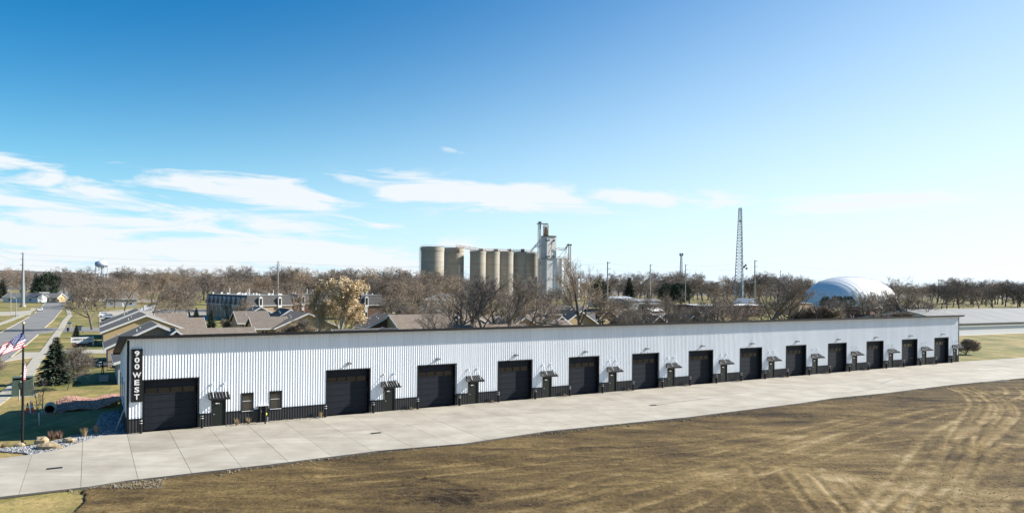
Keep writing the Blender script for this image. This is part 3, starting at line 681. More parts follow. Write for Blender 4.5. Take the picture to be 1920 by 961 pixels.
# bollards
bo = MB(); bo.tube([(0, 0, -.02), (0, 0, 1.12), (0, 0, 1.17)], [.11, .11, .06], 10); bo = bo.mesh('post', M['black'])
bb_ = MB(); bb_.tube([(0, 0, 0), (0, 0, .05)], .117, 10); bb_ = bb_.mesh('band', M['white'])
def bollard(u, label):
    t = thing('bollard', label, 'bollard', F(u, .42), YAW, 'black bollards flanking the overhead doors')
    link('post', bo, t)
    for z_ in (1.0, .80): b = link('band', bb_, t); b.location.z = z_
for i, d in enumerate(doors):
    for sd, uu in (('left', d - .22), ('right', d + DW + .28)):
        bollard(uu, f'black white-banded bollard {sd} of the {ORD[i]} overhead door from the left')
# utility meters between the two windows
um = thing('gas_meter_rack', 'black gas meter rack with white cap and yellow gauge between the two small windows', 'utility meter', F(uof(495), .06), YAW)
mb = MB(); mb.box(-.42, .42, -.06, 0, .12, 1.42); mb.build('back_plate', M['black'], um)
mb = MB(); mb.box(-.45, .45, -.20, 0, 1.43, 1.52); mb.build('cap', M['white'], um)
for k, xx in enumerate((-.25, .2)):
    mb = MB(); mb.tube([(xx, -.14, .1), (xx, -.14, 1.4)], .06, 8); p = mb.build('pipe', M['wains'], um)
    mb = MB(); mb.blob((xx, -.2, .95 - .25 * k), (.12, .1, .13), 3, .05, 8); mb.build('regulator', M['wains'] if k == 0 else M['yellow'], p)
mb = MB(); mb.box(.28, .40, -.24, -.14, .1, .45); mb.build('meter_box', M['steel'], um)
mb = MB(); mb.tube([(0.0, -.9, 0), (0, -.9, .95)], .07, 8); mb.build('guard_post', M['black'], um)
# pale gravel pockets at the foot of the wall
for i in range(12):
    a = su(i) + .78 * BAY; P = []; Sz = []
    b = su(i) + BAY - .3 if i < 11 else 0
    if i == 11: continue
    for k in range(150): p = F(rr.uniform(a, b), rr.uniform(.05, .75)); P.append((p.x, p.y, 0)); Sz.append(rr.uniform(.025, .06))
    tag(rocks('gravel_bed', P, Sz, M['pale'], seed=i, z=0), f'strip of tan gravel at the wall between the {ORD[i+1]} and {ORD[i+2]} overhead doors', 'gravel', kind='stuff')
for (pa, pb, lb) in ((425, 480, 'strip of tan gravel right of the first entry door'), (505, 612, 'long strip of tan gravel under the second small window')):
    P = []; Sz = []
    for k in range(420): p = F(rr.uniform(uof(pa), uof(pb)), rr.uniform(.05, .8)); P.append((p.x, p.y, 0)); Sz.append(rr.uniform(.025, .06))
    tag(rocks('gravel_bed', P, Sz, M['pale'], seed=pa), lb, 'gravel', kind='stuff')
def tuft(name, label, cat, loc, h, r, n, m, seed, group=None):
    mb = MB(); q = random.Random(seed)
    for k in range(n):
        a = q.uniform(0, 2 * PI); s = q.random() ** .5 * r; b = Vector((math.cos(a) * s * .3, math.sin(a) * s * .3, 0)); t = Vector((math.cos(a) * s, math.sin(a) * s, h * q.uniform(.6, 1)))
        w = Vector((-math.sin(a), math.cos(a), 0)) * .012 * (1 + h); mb.poly([b - w, b + w, t])
    o = mb.build(name, m); o.location = loc; return tag(o, label, cat, group)
for pxx, lb in ((444, 'small dry grass tuft right of the first entry door'), (466, 'thin dry grass stalk below the first small window'), (601, 'dry grass stalk left of the second overhead door')):
    tuft('grass_tuft', lb, 'plant', F(uof(pxx), .5), .7, .3, 50, M['straw'], pxx)
for i in range(0, 11):
    tuft('grass_tuft', f'dry grass tuft at the wall left of the {ORD[i+2]} overhead door from the left', 'plant', F(su(i + 1) - .9, .4), .38, .22, 40, M['straw'], i)
# drains and marks in the apron
for k, (px, py, lb) in enumerate(((102, 877, 'black rectangular drain grate in the concrete at the left'), (705, 811, 'black drain grate in the concrete below the third overhead door'), (1225, 759, 'small black drain grate in the concrete below the seventh overhead door'))):
    c = at(px, py); t = thing('drain_grate', lb, 'drain', (c.x, c.y, .004), YAW)
    mb = MB(); mb.box(-.45, .45, -.22, .22, -.03, .002); mb.build('frame', M['black'], t)
    for j in range(8): mb = MB(); mb.box(-.42 + j * .11, -.38 + j * .11, -.2, .2, .003, .014); mb.build('bar', M['wains'], t)
def c3(L): return [(1400 + x / 4.465, 580 + y / 4.465) for x, y in L]
for k, L in enumerate((c3([(2100, 505), (1700, 520), (1400, 550), (1200, 590), (1110, 625)]), c3([(850, 625), (1000, 640), (1080, 655)]), c3([(900, 690), (1080, 662), (1400, 625), (1920, 605), (2200, 600)]),
                       c3([(1230, 655), (1330, 665), (1500, 660)]), c3([(1700, 560), (1900, 575), (2200, 590)]), [(1232, 759), (1270, 753), (1310, 748), (1350, 744)])):
    mb = MB(); P = smooth([tuple(at(*p)[:2]) for p in L], 2)
    for a, b in zip(P[:-1], P[1:]):
        a = Vector((*a, 0)); b = Vector((*b, 0)); t = (b - a).normalized(); s = Vector((-t.y, t.x, 0)) * .13
        mb.poly([(a + s) + Vector((0, 0, .005)), (a - s) + Vector((0, 0, .005)), (b - s) + Vector((0, 0, .005)), (b + s) + Vector((0, 0, .005))])
    o = mb.build('tyre_mark' if k < 5 else 'rust_stain', M['mark'], apron)
# right lawn strip stays as ground; a gravel track in front of the grey-roofed building comes with it
print('left corner')
# ------------------------------------------------------------------ left foreground: flagpole, beds, boulders
fp = at(42, 830); YF = fp.y
pole = thing('flagpole', 'tall black flagpole with gold ball standing in the gravel bed at the left', 'flagpole', (fp.x, fp.y, -.05))
zt = zat(42, 607, YF)
mb = MB(); mb.tube([(0, 0, 0), (0, 0, zt * .5), (0, 0, zt)], [.10, .085, .06], 10); mb.build('pole', M['black'], pole)
mb = MB(); mb.blob((0, 0, zt + .12), (.11, .11, .11), 1, .0, 12); mb.build('ball', M['goldball'], pole, True)
mb = MB(); mb.tube([(0, 0, 0), (0, 0, .06)], .25, 12); mb.build('base_flange', M['black'], pole)
def flag(name, label, P, nu, nv, parent_loc):
    """P(s,t): s along the fly 0..1, t down the hoist 0..1"""
    t = thing(name, label, 'flag', parent_loc)
    mb = MB(); V_ = [[Vector(P(i / nu, j / nv)) for i in range(nu + 1)] for j in range(nv + 1)]
    for j in range(nv):
        for i in range(nu):
            st = int(j * 13 / nv); mi = 0 if st % 2 == 0 else 1
            if st < 7 and i < nu * .4: mi = 2
            mb.poly([V_[j][i], V_[j + 1][i], V_[j + 1][i + 1], V_[j][i + 1]], mi)
    mb.build('cloth', [M['red'], M['flagw'], M['blue']], t, True)
    sb = MB()
    for r_ in range(9):
        for c_ in range(6 if r_ % 2 == 0 else 5):
            s = .4 * ((c_ + .5) / 6 if r_ % 2 == 0 else (c_ + 1) / 6) ; tt = 7 / 13 * (r_ + .7) / 9.4
            a = Vector(P(s, tt)); du = (Vector(P(s + .01, tt)) - a).normalized(); dv = (Vector(P(s, tt + .01)) - a).normalized(); nn = du.cross(dv).normalized() * .012
            for sgn in (-1, 1):
                pts = []
                for k in range(10):
                    w = 2 * PI * k / 10; rr_ = .034 if k % 2 == 0 else .015; pts.append(a + du * rr_ * math.sin(w) - dv * rr_ * math.cos(w) + nn * sgn)
                sb.poly(pts)
    sb.build('stars', M['flagw'], t); return t
def imp(px, py, dY): Y = YF + dY; a, b = ray(px, py); return Vector((a * Y, Y, CAMH + b * Y))
def Pf(s, t):
    # four corner curves measured in the picture plane of the pole, folded in depth
    top = imp(45, 619, -.06).lerp(imp(-14, 657, -1.5), s); bot = imp(48.5, 649.5, -.06).lerp(imp(-6, 668, -1.6), s)
    p = top.lerp(bot, t); p.z -= .10 * math.sin(s * PI) * (1 - t); sag = .10 * math.sin(s * 9 + t * 5.5) * (0.15 + s) + .07 * math.sin(s * 17 - t * 9)
    return (p.x + .05 * math.sin(s * 8 + t * 3) * s, p.y + sag, p.z + .05 * math.sin(s * 11 + t * 2) * s)
flag('us_flag', 'United States flag streaming left from the top of the black flagpole', Pf, 36, 39, (0, 0, 0))
def Pf2(s, t):
    top = imp(45, 679, -.08).lerp(imp(49, 690, -.02), s); bot = imp(44.5, 706, -.08).lerp(imp(47, 713, 0), s); p = top.lerp(bot, t)
    return (p.x + .03 * math.sin(s * 6), p.y + .09 * math.sin(s * 14 + t), p.z)
flag('lowered_flag', 'small limp striped flag hanging halfway down the black flagpole', Pf2, 14, 26, (0, 0, 0))
# gravel bed beside the apron
bedp = [(238, 811), (232, 797), (228, 775), (222, 768), (190, 772), (176, 800), (150, 812), (110, 822), (60, 832), (0, 838), (-80, 846), (-80, 851), (0, 843), (47, 846), (58, 852), (110, 842.5), (150, 828.5), (180, 819.5), (200, 815.5)]
bp_ = [tuple(at(*p)[:2]) for p in bedp]
mbx = MB(); mbx.prism(bp_ if sum(bp_[k-1][0]*bp_[k][1]-bp_[k][0]*bp_[k-1][1] for k in range(len(bp_))) > 0 else bp_[::-1], -.3, -.09)
structure(mbx.build('gravel_base', M['grav']))
def inpoly(x, y, P):
    c = False
    for k in range(len(P)):
        (xa, ya), (xb, yb) = P[k - 1], P[k]
        if (ya > y) != (yb > y) and x < (xb - xa) * (y - ya) / (yb - ya) + xa: c = not c
    return c
P1 = []; S1 = []; P2 = []; S2 = []
xs = [p[0] for p in bp_]; ysx = [p[1] for p in bp_]
while len(P1) + len(P2) < 5200:
    x, y = rr.uniform(min(xs), max(xs)), rr.uniform(min(ysx), max(ysx))
    if not inpoly(x, y, bp_): continue
    if rr.random() < .55: P1.append((x, y, -.08)); S1.append(rr.uniform(.025, .07))
    else: P2.append((x, y, -.08)); S2.append(rr.uniform(.03, .08))
tag(rocks('dark_gravel', P1, S1, M['grav'], seed=8), 'dark grey gravel in the bed between flagpole and concrete', 'gravel', kind='stuff')
tag(rocks('light_gravel', P2, S2, mat('light_gravel', (.5, .5, .5), .8, (.3, .31, .33), 3), seed=9), 'light grey stones mixed into the gravel bed by the building corner', 'gravel', kind='stuff')
for px, py, sx, sy, sz, lb in ((77, 829, .52, .42, .36, 'rounded tan boulder behind the dry red stems in the gravel bed'), (92, 838, .95, .5, .30, 'long flat tan boulder lying nearest the concrete'),
                           (129, 827, .55, .35, .26, 'pale blocky boulder right of the dry stems'), (37, 834, .38, .3, .2, 'small brown boulder just left of the flagpole foot')):
    c = at(px, py); mb = MB(); mb.blob((0, 0, sz * .5), (sx, sy, sz), px, .17, 10, flat=.85); o = mb.build('boulder', M['boulder']); o.location = (c.x, c.y, -.08); tag(o, lb, 'boulder', 'boulders in the gravel bed')
for px, py, lb, h, r, m in ((158, 818, 'tan ornamental grass clump, left of the two beside the concrete', .85, .38, 'straw'), (180, 812, 'tan ornamental grass clump nearest the building corner', .85, .4, 'straw'), (98, 823, 'dry reddish stems of a bare shrub between the boulders', .8, .55, 'redtw'), (112, 822, 'dry reddish shrub stems right of the flat boulder', .75, .45, 'redtw'),
                            (5, 838, 'low dry grass mound at the left edge of the gravel bed', .45, .5, 'straw')):
    tuft('ornamental_grass' if m == 'straw' else 'dry_shrub', lb, 'plant', at(px, py, -.08), h, r, 120 if m == 'straw' else 60, M[m], px)
# leaning panel at the left wall
p0 = F(-.1, -2.2); t = thing('leaning_board', 'narrow pale board leaning against the shaded end wall of the white building', 'board', F(-.75, -2.0), YAW)
mb = MB(); mb.hexa([(0, 0, -.05), (.06, 0, -.05), (.06, .5, -.05), (0, .5, -.05), (.58, 0, 1.6), (.64, 0, 1.6), (.64, .5, 1.6), (.58, .5, 1.6)]); mb.build('panel', M['steel'], t)
# transformer cabinet
c = at(43, 739); t = thing('transformer_cabinet', 'dark green utility transformer cabinet on the lawn behind the flagpole', 'utility cabinet', (c.x, c.y, -.1), YAW)
mb = MB(); mb.hexa([(-1, -.7, 0), (1, -.7, 0), (1, .7, 0), (-1, .7, 0), (-.92, -.6, 1.75), (.92, -.6, 1.75), (.92, .6, 1.95), (-.92, .6, 1.95)]); mb.build('cabinet', M['green'], t)
mb = MB(); mb.box(-.97, .97, -.68, .66, 1.96, 2.02); mb.build('lid', M['green'], t)
mb = MB(); mb.box(-.02, .02, -.73, -.68, .1, 1.6); mb.build('door_seam', M['black'], t)
mb = MB(); mb.box(-.2, .12, -.66, -.63, 1.45, 1.6); mb.build('warning_label', M['white'], t)
mb = MB(); mb.box(-1.3, 1.3, -1, 1, -.15, .02); mb.build('pad', M['walk'], t)
for px, py, lb in ((51.5, 769, 'orange traffic cone, the left one beside the culvert'), (60, 768, 'orange traffic cone, the right one beside the culvert')):
    c = at(px, py); t = thing('traffic_cone', lb, 'traffic cone', (c.x, c.y, -.14), .3)
    mb = MB(); mb.tube([(0, 0, .03), (0, 0, .9)], [.2, .035], 12); mb.build('cone', M['orange'], t)
    mb = MB(); mb.tube([(0, 0, .42), (0, 0, .58)], [.127, .1], 12); mb.build('reflective_band', M['white'], t)
    mb = MB(); mb.box(-.25, .25, -.25, .25, 0, .035); mb.build('base', M['orange'], t)
for px, py, lb, m in ((57, 771, 'white marker stake beside the orange cones', 'white'), (36, 748, 'short pale stake by the green cabinet', 'pale')):
    c = at(px, py); mb = MB(); mb.box(-.04, .04, -.04, .04, -.15, 1.0); o = mb.build('marker_stake', M[m]); o.location = c; tag(o, lb, 'stake')
# culvert and red rock
c = at(93, 773); t = thing('culvert_pipe', 'concrete culvert pipe end opening beside the red rock', 'culvert', (c.x, c.y, -.1), YAW)
mb = MB(); nn = 20; L_ = 1.6
for k in range(nn):
    a, b = 2 * PI * k / nn, 2 * PI * (k + 1) / nn
    def ring(r, w, y): return (r * math.cos(w), y, .38 + r * math.sin(w))
    mb.poly([ring(.5, a, 0), ring(.5, b, 0), ring(.5, b, L_), ring(.5, a, L_)]); mb.poly([ring(.4, a, 0), ring(.4, a, L_), ring(.4, b, L_), ring(.4, b, 0)])
    mb.poly([ring(.5, a, 0), ring(.4, a, 0), ring(.4, b, 0), ring(.5, b, 0)])
mb.build('pipe', M['walk'], t, False)
mb = MB(); mb.tube([(0, L_, .38), (0, L_ + .05, .38)], .42, 16); mb.build('dark_end', M['tyre'], t)  # black disc stands in for the shade inside the pipe
rp = [(97, 772), (108, 758), (140, 751), (222, 737), (240, 738), (234, 758), (200, 762), (150, 767)]
rpw = [tuple(at(*p)[:2]) for p in rp]; P = []; Sz = []; xs = [p[0] for p in rpw]; ysx = [p[1] for p in rpw]
while len(P) < 4200:
    x, y = rr.uniform(min(xs), max(xs)), rr.uniform(min(ysx), max(ysx))
    if inpoly(x, y, rpw):
        hz = .05 + .55 * math.exp(-((y - sum(ysx) / len(ysx)) / 2.2) ** 2) + .12 * math.sin(x * 1.3 + y); P.append((x, y, -.15 + hz)); Sz.append(rr.uniform(.06, .15))
tag(rocks('red_riprap', P, Sz, M['redrock'], seed=12), 'pink and red quartzite riprap heaped beside the building', 'rock', kind='stuff')
P = [];Sz = []
bsw = at(62, 772)
for k in range(60): P.append((bsw.x + rr.uniform(-1.5, 2), bsw.y + rr.uniform(-.6, .8), -.15)); Sz.append(rr.uniform(.06, .14))
tag(rocks('culvert_rubble', P, Sz, M['redrock'], seed=13), 'few red and pale stones around the traffic cones', 'rock', kind='stuff')
# ------------------------------------------------------------------ trees
print('trees')
def gen_bare(seed, H=14, spread=1.0, kids=(9, 7, 7, 7), up=.25, first=.22, droop=0.0, twig=.018, rfac=.018, trunk_dom=1.0, leaves=0, angle=(35, 65)):
    q = random.Random(seed); big = MB(); small = MB(); tw_v = []; tw_f = []; lv = MB()
    def branch(p, d, L, r, lev):
        n = (5, 4, 3, 2, 1)[lev]; pts = [p]; rad = [r]; dd = d
        for i in range(n):
            j = .16 if lev == 0 else .28
            dd = (dd + Vector((q.uniform(-j, j), q.uniform(-j, j), q.uniform(-j, j) + (up if lev > 0 else .1) * .35 - droop * lev * .12))).normalized()
            pts.append(pts[-1] + dd * L / n); rad.append(r * (1 - .8 * (i + 1) / n) if lev else r * (1 - .62 * (i + 1) / n))
        (big if lev < 2 else small).tube(pts, rad, (8, 5, 3, 3, 3)[lev], cap=False)
        k = kids[lev]
        for c in range(k):
            f = (first if lev == 0 else .25) + (1 - (first if lev == 0 else .25)) * (c + q.random() * .8) / k; f = min(f, .99)
            fi = f * n; i0 = int(fi); pp = pts[i0].lerp(pts[min(i0 + 1, n)], fi - i0); dl = (pts[min(i0 + 1, n)] - pts[i0]).normalized()
            ax = Vector((q.uniform(-1, 1), q.uniform(-1, 1), q.uniform(-.3, .3))); ax = (ax - dl * ax.dot(dl)).normalized()
            an = math.radians(q.uniform(*angle)); nd = (dl * math.cos(an) + ax * math.sin(an)); nd.z += up * .35 - droop * .35 * (lev > 0); nd.normalize()
            if lev == 0: ll = L * q.uniform(.50, .72) * spread * (1.15 - .6 * f)
            else: ll = L * q.uniform(.42, .68) * (1.1 - .35 * f)
            rr2 = max(r * (.55 if lev == 0 else .5) * (1.1 - .6 * f), .006)
            if lev < 3: branch(pp, nd, ll, rr2, lev + 1)
            else:
                e = pp + nd * max(ll, .35) * 1.1; s_ = Vector((q.uniform(-1, 1), q.uniform(-1, 1), q.uniform(-1, 1))).normalized() * twig
                small.poly([pp - s_, pp + s_, e])
                if leaves and q.random() < leaves:
                    for _ in range(4):
                        g0 = pp.lerp(e, q.random()) + Vector((q.uniform(-.3, .3), q.uniform(-.3, .3), q.uniform(-.3, .3))); a_ = Vector((q.uniform(-1, 1), q.uniform(-1, 1), q.uniform(-1, 1))).normalized() * .10; b_ = a_.cross(Vector((q.uniform(-1, 1), q.uniform(-1, 1), 1))).normalized() * .08
                        lv.poly([g0 - a_, g0 - b_, g0 + a_, g0 + b_])
        return
    branch(Vector((0, 0, -.2)), Vector((q.uniform(-.05, .05), q.uniform(-.05, .05), 1)), H * .72 * trunk_dom, H * rfac, 0)
    top = max(v[2] for v in small.v); k = H / top
    for m in (big, small, lv): m.v = [(x * k, y * k, z * k) for x, y, z in m.v]
    return big, small, lv
PROTO = {}
def reg(kind, b, s, l, mb_, ms_, ml_=None):
    L = [('trunk', b.mesh(kind + '_trunk', mb_)), ('crown', s.mesh(kind + '_crown', ms_))]
    if ml_: L.append(('leaves', l.mesh(kind + '_leaves', ml_)))
    PROTO.setdefault(kind, []).append(L)
for sd in range(5):
    b, s, l = gen_bare(100 + sd, 14, 1.0 + .15 * (sd % 3), kids=(10, 8, 8, 9), up=.35, twig=.03, rfac=.024); reg('bare', b, s, l, M['bark'], M['twig'])
for sd in range(3):
    b, s, l = gen_bare(200 + sd, 12, 1.35, kids=(10, 8, 8, 10), up=.15, twig=.03, trunk_dom=.8, first=.25, rfac=.024); reg('dense', b, s, l, M['bark'], M['twig2'])
for sd in range(2):
    b, s, l = gen_bare(300 + sd, 13, 1.25, kids=(10, 8, 8, 10), up=.0, droop=.6, twig=.03); reg('willow', b, s, l, M['bark'], M['twig'])
b, s, l = gen_bare(401, 20, .95, kids=(10, 7, 7, 8), up=.45, twig=.022, rfac=.021, first=.3, angle=(25, 55)); reg('tall', b, s, l, M['bark'], M['twig2'])
for sd in range(3):
    b, s, l = gen_bare(500 + sd, 14, 1.15 + .1 * sd, kids=(9, 7, 6, 6), up=.3, twig=.02, first=.22, rfac=.022, trunk_dom=.85, angle=(30, 58)); reg('open', b, s, l, M['bark'], M['twig2'] if sd % 2 else M['twig'])
b, s, l = gen_bare(402, 13, .9, kids=(11, 8, 7, 8), up=.6, twig=.025, leaves=.75, first=.18, angle=(20, 45)); reg('golden', b, s, l, M['pbark'], M['straw'], M['gold'])
b, s, l = gen_bare(403, 13, .85, kids=(12, 8, 7, 8), up=.6, twig=.026, first=.15, angle=(20, 45)); reg('palebare', b, s, l, M['pbark'], M['straw'])
b, s, l = gen_bare(404, 5, 1.0, kids=(14, 9, 8, 7), up=.35, twig=.013, first=.2, rfac=.012); reg('smallbare', b, s, l, M['bark'], M['twig'])
b, s, l = gen_bare(405, 4.4, .25, kids=(11, 3, 2, 2), up=.6, twig=.009, first=.35, rfac=.008); reg('sapling', b, s, l, M['bark'], M['twig2'])
b, s, l = gen_bare(406, 3, 1.2, kids=(12, 8, 7, 7), up=.3, twig=.02, first=.05, trunk_dom=.6, rfac=.02); reg('shrub', b, s, l, M['bark'], M['twig'])
b, s, l = gen_bare(407, 3, 1.2, kids=(12, 8, 7, 7), up=.3, twig=.02, first=.05, trunk_dom=.6, rfac=.02); reg('redshrub', b, s, l, M['bark'], M['redtw'])
def gen_conifer(seed, H, Rb, n=2600, rnd=False, top=.03):
    q = random.Random(seed); t = MB(); t.tube([(0, 0, -.2), (0, 0, H * .9)], [H * .018, .02], 7); c = MB()
    tiers = 30
    for k in range(n):
        if rnd:
            th = q.uniform(0, 2 * PI); ph = math.acos(q.uniform(-1, 1)); r = q.random() ** .25; lump = 1 + .22 * math.sin(th * 3 + seed) * math.sin(ph * 4 + th)
            p = Vector((Rb * r * math.sin(ph) * math.cos(th) * lump, Rb * r * math.sin(ph) * math.sin(th) * lump, H * .55 + H * .45 * r * math.cos(ph) * lump)); d = Vector((p.x, p.y, (p.z - H * .5) * .8)).normalized(); sz = .05 * H
        else:
            f = (int(q.random() ** .75 * tiers) + q.random() * .35) / tiers; f = min(f, .99) ; z = H * (.06 + .94 * (f)); R0 = Rb * (1 - f) ** .85 + top
            lob = 1 + .18 * math.sin(f * 40 + seed); th = q.uniform(0, 2 * PI); br = .85 + .3 * math.sin(th * 7 + int(f * tiers) * 2.1); rr_ = R0 * q.uniform(.35, 1.0) * br * lob; p = Vector((rr_ * math.cos(th), rr_ * math.sin(th), z - rr_ * .18)); d = Vector((math.cos(th), math.sin(th), -.15 + q.uniform(-.3, .3))).normalized(); sz = .055 * H * (.5 + .7 * (1 - f))
        s_ = d.cross(Vector((q.uniform(-1, 1), q.uniform(-1, 1), q.uniform(.2, 1)))).normalized() * sz * .32
        c.poly([p - s_, p - d * sz * .3, p + s_, p + d * sz])
    return t, c
for kind, sd, H_, R_, n_, rn, m in (('spruce', 1, 6, 1.7, 6500, False, 'conif'), ('spruce', 2, 6, 1.5, 4200, False, 'conif'), ('fir', 3, 14, 3.2, 3500, False, 'conifd'), ('fir', 4, 14, 3.6, 3500, False, 'conifd'), ('pine', 5, 12, 4.6, 4200, True, 'conif'), ('round_evergreen', 6, 9, 5.2, 4200, True, 'conifd'), ('bush', 7, 1.8, 1.3, 1500, True, 'conif')):
    t_, c_ = gen_conifer(sd, H_, R_, n_, rn); PROTO.setdefault(kind, []).append([('trunk', t_.mesh(kind + '_trunk', M['bark'])), ('crown', c_.mesh(kind + '_crown', M[m]))])
PH = {'open': 14, 'bare': 14, 'dense': 12, 'willow': 13, 'tall': 20, 'golden': 13, 'palebare': 13, 'smallbare': 5, 'sapling': 4.4, 'shrub': 3, 'redshrub': 3, 'spruce': 6, 'fir': 14, 'pine': 12, 'round_evergreen': 9, 'bush': 1.8}
PN = {'open': 'bare_tree', 'bare': 'bare_tree', 'dense': 'bare_tree', 'willow': 'bare_tree', 'tall': 'bare_tree', 'golden': 'golden_tree', 'palebare': 'bare_tree', 'smallbare': 'bare_tree', 'sapling': 'sapling', 'shrub': 'bare_shrub', 'redshrub': 'red_shrub', 'spruce': 'spruce_tree', 'fir': 'fir_tree', 'pine': 'pine_tree', 'round_evergreen': 'evergreen_tree', 'bush': 'evergreen_bush'}
tq = random.Random(11)
def tree(kind, loc, H, label, group=None, var=None, wide=1.0, rot=None):
    L = PROTO[kind][var if var is not None else tq.randrange(len(PROTO[kind]))]; k = H / PH[kind]
    t = thing(PN[kind], label, 'shrub' if 'shrub' in kind or kind == 'bush' else 'tree', (loc[0], loc[1], -.15), tq.uniform(0, 6.28) if rot is None else rot, group); t.scale = (k * wide, k * wide, k)
    for nm, me_ in L: link(nm, me_, t)
    return t
def treepx(kind, px, Y, ytop, label, group=None, **kw):
    p = deep(px, Y); return tree(kind, p, zat(px, ytop, Y) + .15, label, group, **kw)
def treeb(kind, px, pbase, ytop, label, group=None, **kw):
    p = at(px, pbase); return tree(kind, p, zat(px, ytop, p.y) + .15, label, group, **kw)
T_ = [('spruce', 105, 717, 630, 'full green spruce on the lawn right behind the small bare tree', dict(wide=1.25, var=0)),
      ('smallbare', 126, 728, 646, 'small bare twiggy tree on the lawn in front of the spruce', dict()),
      ('sapling', 72.5, 797, 700, 'thin young tree with white guard, nearer of the two beside the flagpole', dict()),
      ('sapling', 79.5, 781, 697, 'thin young tree with white guard, farther of the two beside the flagpole', dict()),
      ('smallbare', -14, 742, 655, 'bare reddish tree cut off by the left edge below the flag', dict()),
      ('bare', 173, 617, 508, 'tall bare tree beside the parking lane left of the tan gabled house', dict(wide=1.1)),
      ('willow', 288, 592, 524, 'spreading bare tree behind the tan gabled house', dict(wide=1.3)),
      ('dense', 250, 566, 521, 'bare tree on the green behind the parked vehicles', dict()),
      ('willow', 327, 590, 530, 'bare weeping tree left of the dark apartment block', dict(wide=1.2)),
      ('willow', 356, 592, 512, 'big bare drooping tree partly covering the left end of the dark apartment block', dict(wide=1.2)),
      ('bare', 196, 560, 516, 'bare tree left of the green behind the car park', dict()),
      ('spruce', 368, 604, 576, 'small blue green spruce at the left corner of the apartment block', dict()),
      ('spruce', 396, 620, 580, 'pointed spruce in front of the dark apartment face', dict()),
      ('spruce', 427, 616, 588, 'small spruce right of the pointed spruce', dict()),
      ('smallbare', 417, 622, 596, 'small bare brown tree beside the small spruce', dict()),
      ('smallbare', 455, 624, 597, 'bare grey tree in front of the brown roofed duplex', dict(wide=1.2)),
      ('redshrub', 492, 626, 600, 'purplish bare shrub in front of the tan gable', dict(wide=1.2)),
      ('fir', 448, 566, 520, 'dark pointed conifer rising behind the dark apartment block', dict(wide=1.2)),
      ('fir', 67, 560, 511, 'dark narrow fir left of the green pine by the far road', dict()),
      ('pine', 90, 562, 511, 'broad green pine beside the dark fir at the far crossing', dict()),
      ('fir', 4, 560, 522, 'dark blue fir at the left edge by the white house', dict(wide=1.3)),
      ('bare', 12, 556, 498, 'large bare tree behind the left white house', dict(wide=1.3)),
      ('bare', 38, 556, 501, 'large bare tree behind the tall steel pole', dict(wide=1.2)),
      ('spruce', 143, 632, 608, 'small dark spruce above the Liberty Place sign', dict()),
      ('fir', 1180, 566, 518, 'green conifer standing before the low white warehouses', dict(wide=1.2)),
      ('round_evergreen', 1254, 572, 531, 'round dark evergreen, left of a touching pair', dict(wide=.8)),
      ('round_evergreen', 1277, 572, 530, 'round dark evergreen, right of a touching pair', dict(wide=.8)),
      ('round_evergreen', 1570, 578, 555, 'round dark evergreen below the left end of the air dome', dict()),
      ('round_evergreen', 1590, 577, 555, 'round dark evergreen right of its twin below the air dome', dict()),
      ('pine', 1548, 580, 556, 'olive evergreen left of the two round ones below the dome', dict()),
      ('fir', 1508, 570, 551, 'small dark conifer behind the tan block building', dict()),
      ('pine', 1124, 578, 528, 'dark evergreen half hidden by the tall bare tree', dict(wide=.9)),
      ('bush', 1076, 612, 592, 'rounded dark green bush beside the white garage porch', dict(wide=1.1)),
      ('bush', 1105, 604, 590, 'small green bush right of the tall bare tree', dict()),
      ('bush', 845, 612, 596, 'low olive bush under the spreading bare tree', dict(wide=1.4)),
      ('redshrub', 1112, 592, 576, 'bright red shrub in front of the grey garage doors', dict(wide=1.3))]
for kind, px, pb, yt, lb, kw in T_: treeb(kind, px, pb, yt, lb, **kw)
for px, pb in ((72.5, 797), (79.5, 781)):
    c = at(px, pb, -.15); mb = MB(); mb.tube([(0, 0, 0), (0, 0, 1.1)], .06, 8); o = mb.build('trunk_guard', M['guard']); o.location = c; tag(o, 'white plastic trunk guard on the %s young tree beside the flagpole' % ('nearer' if pb > 790 else 'farther'), 'tree guard')
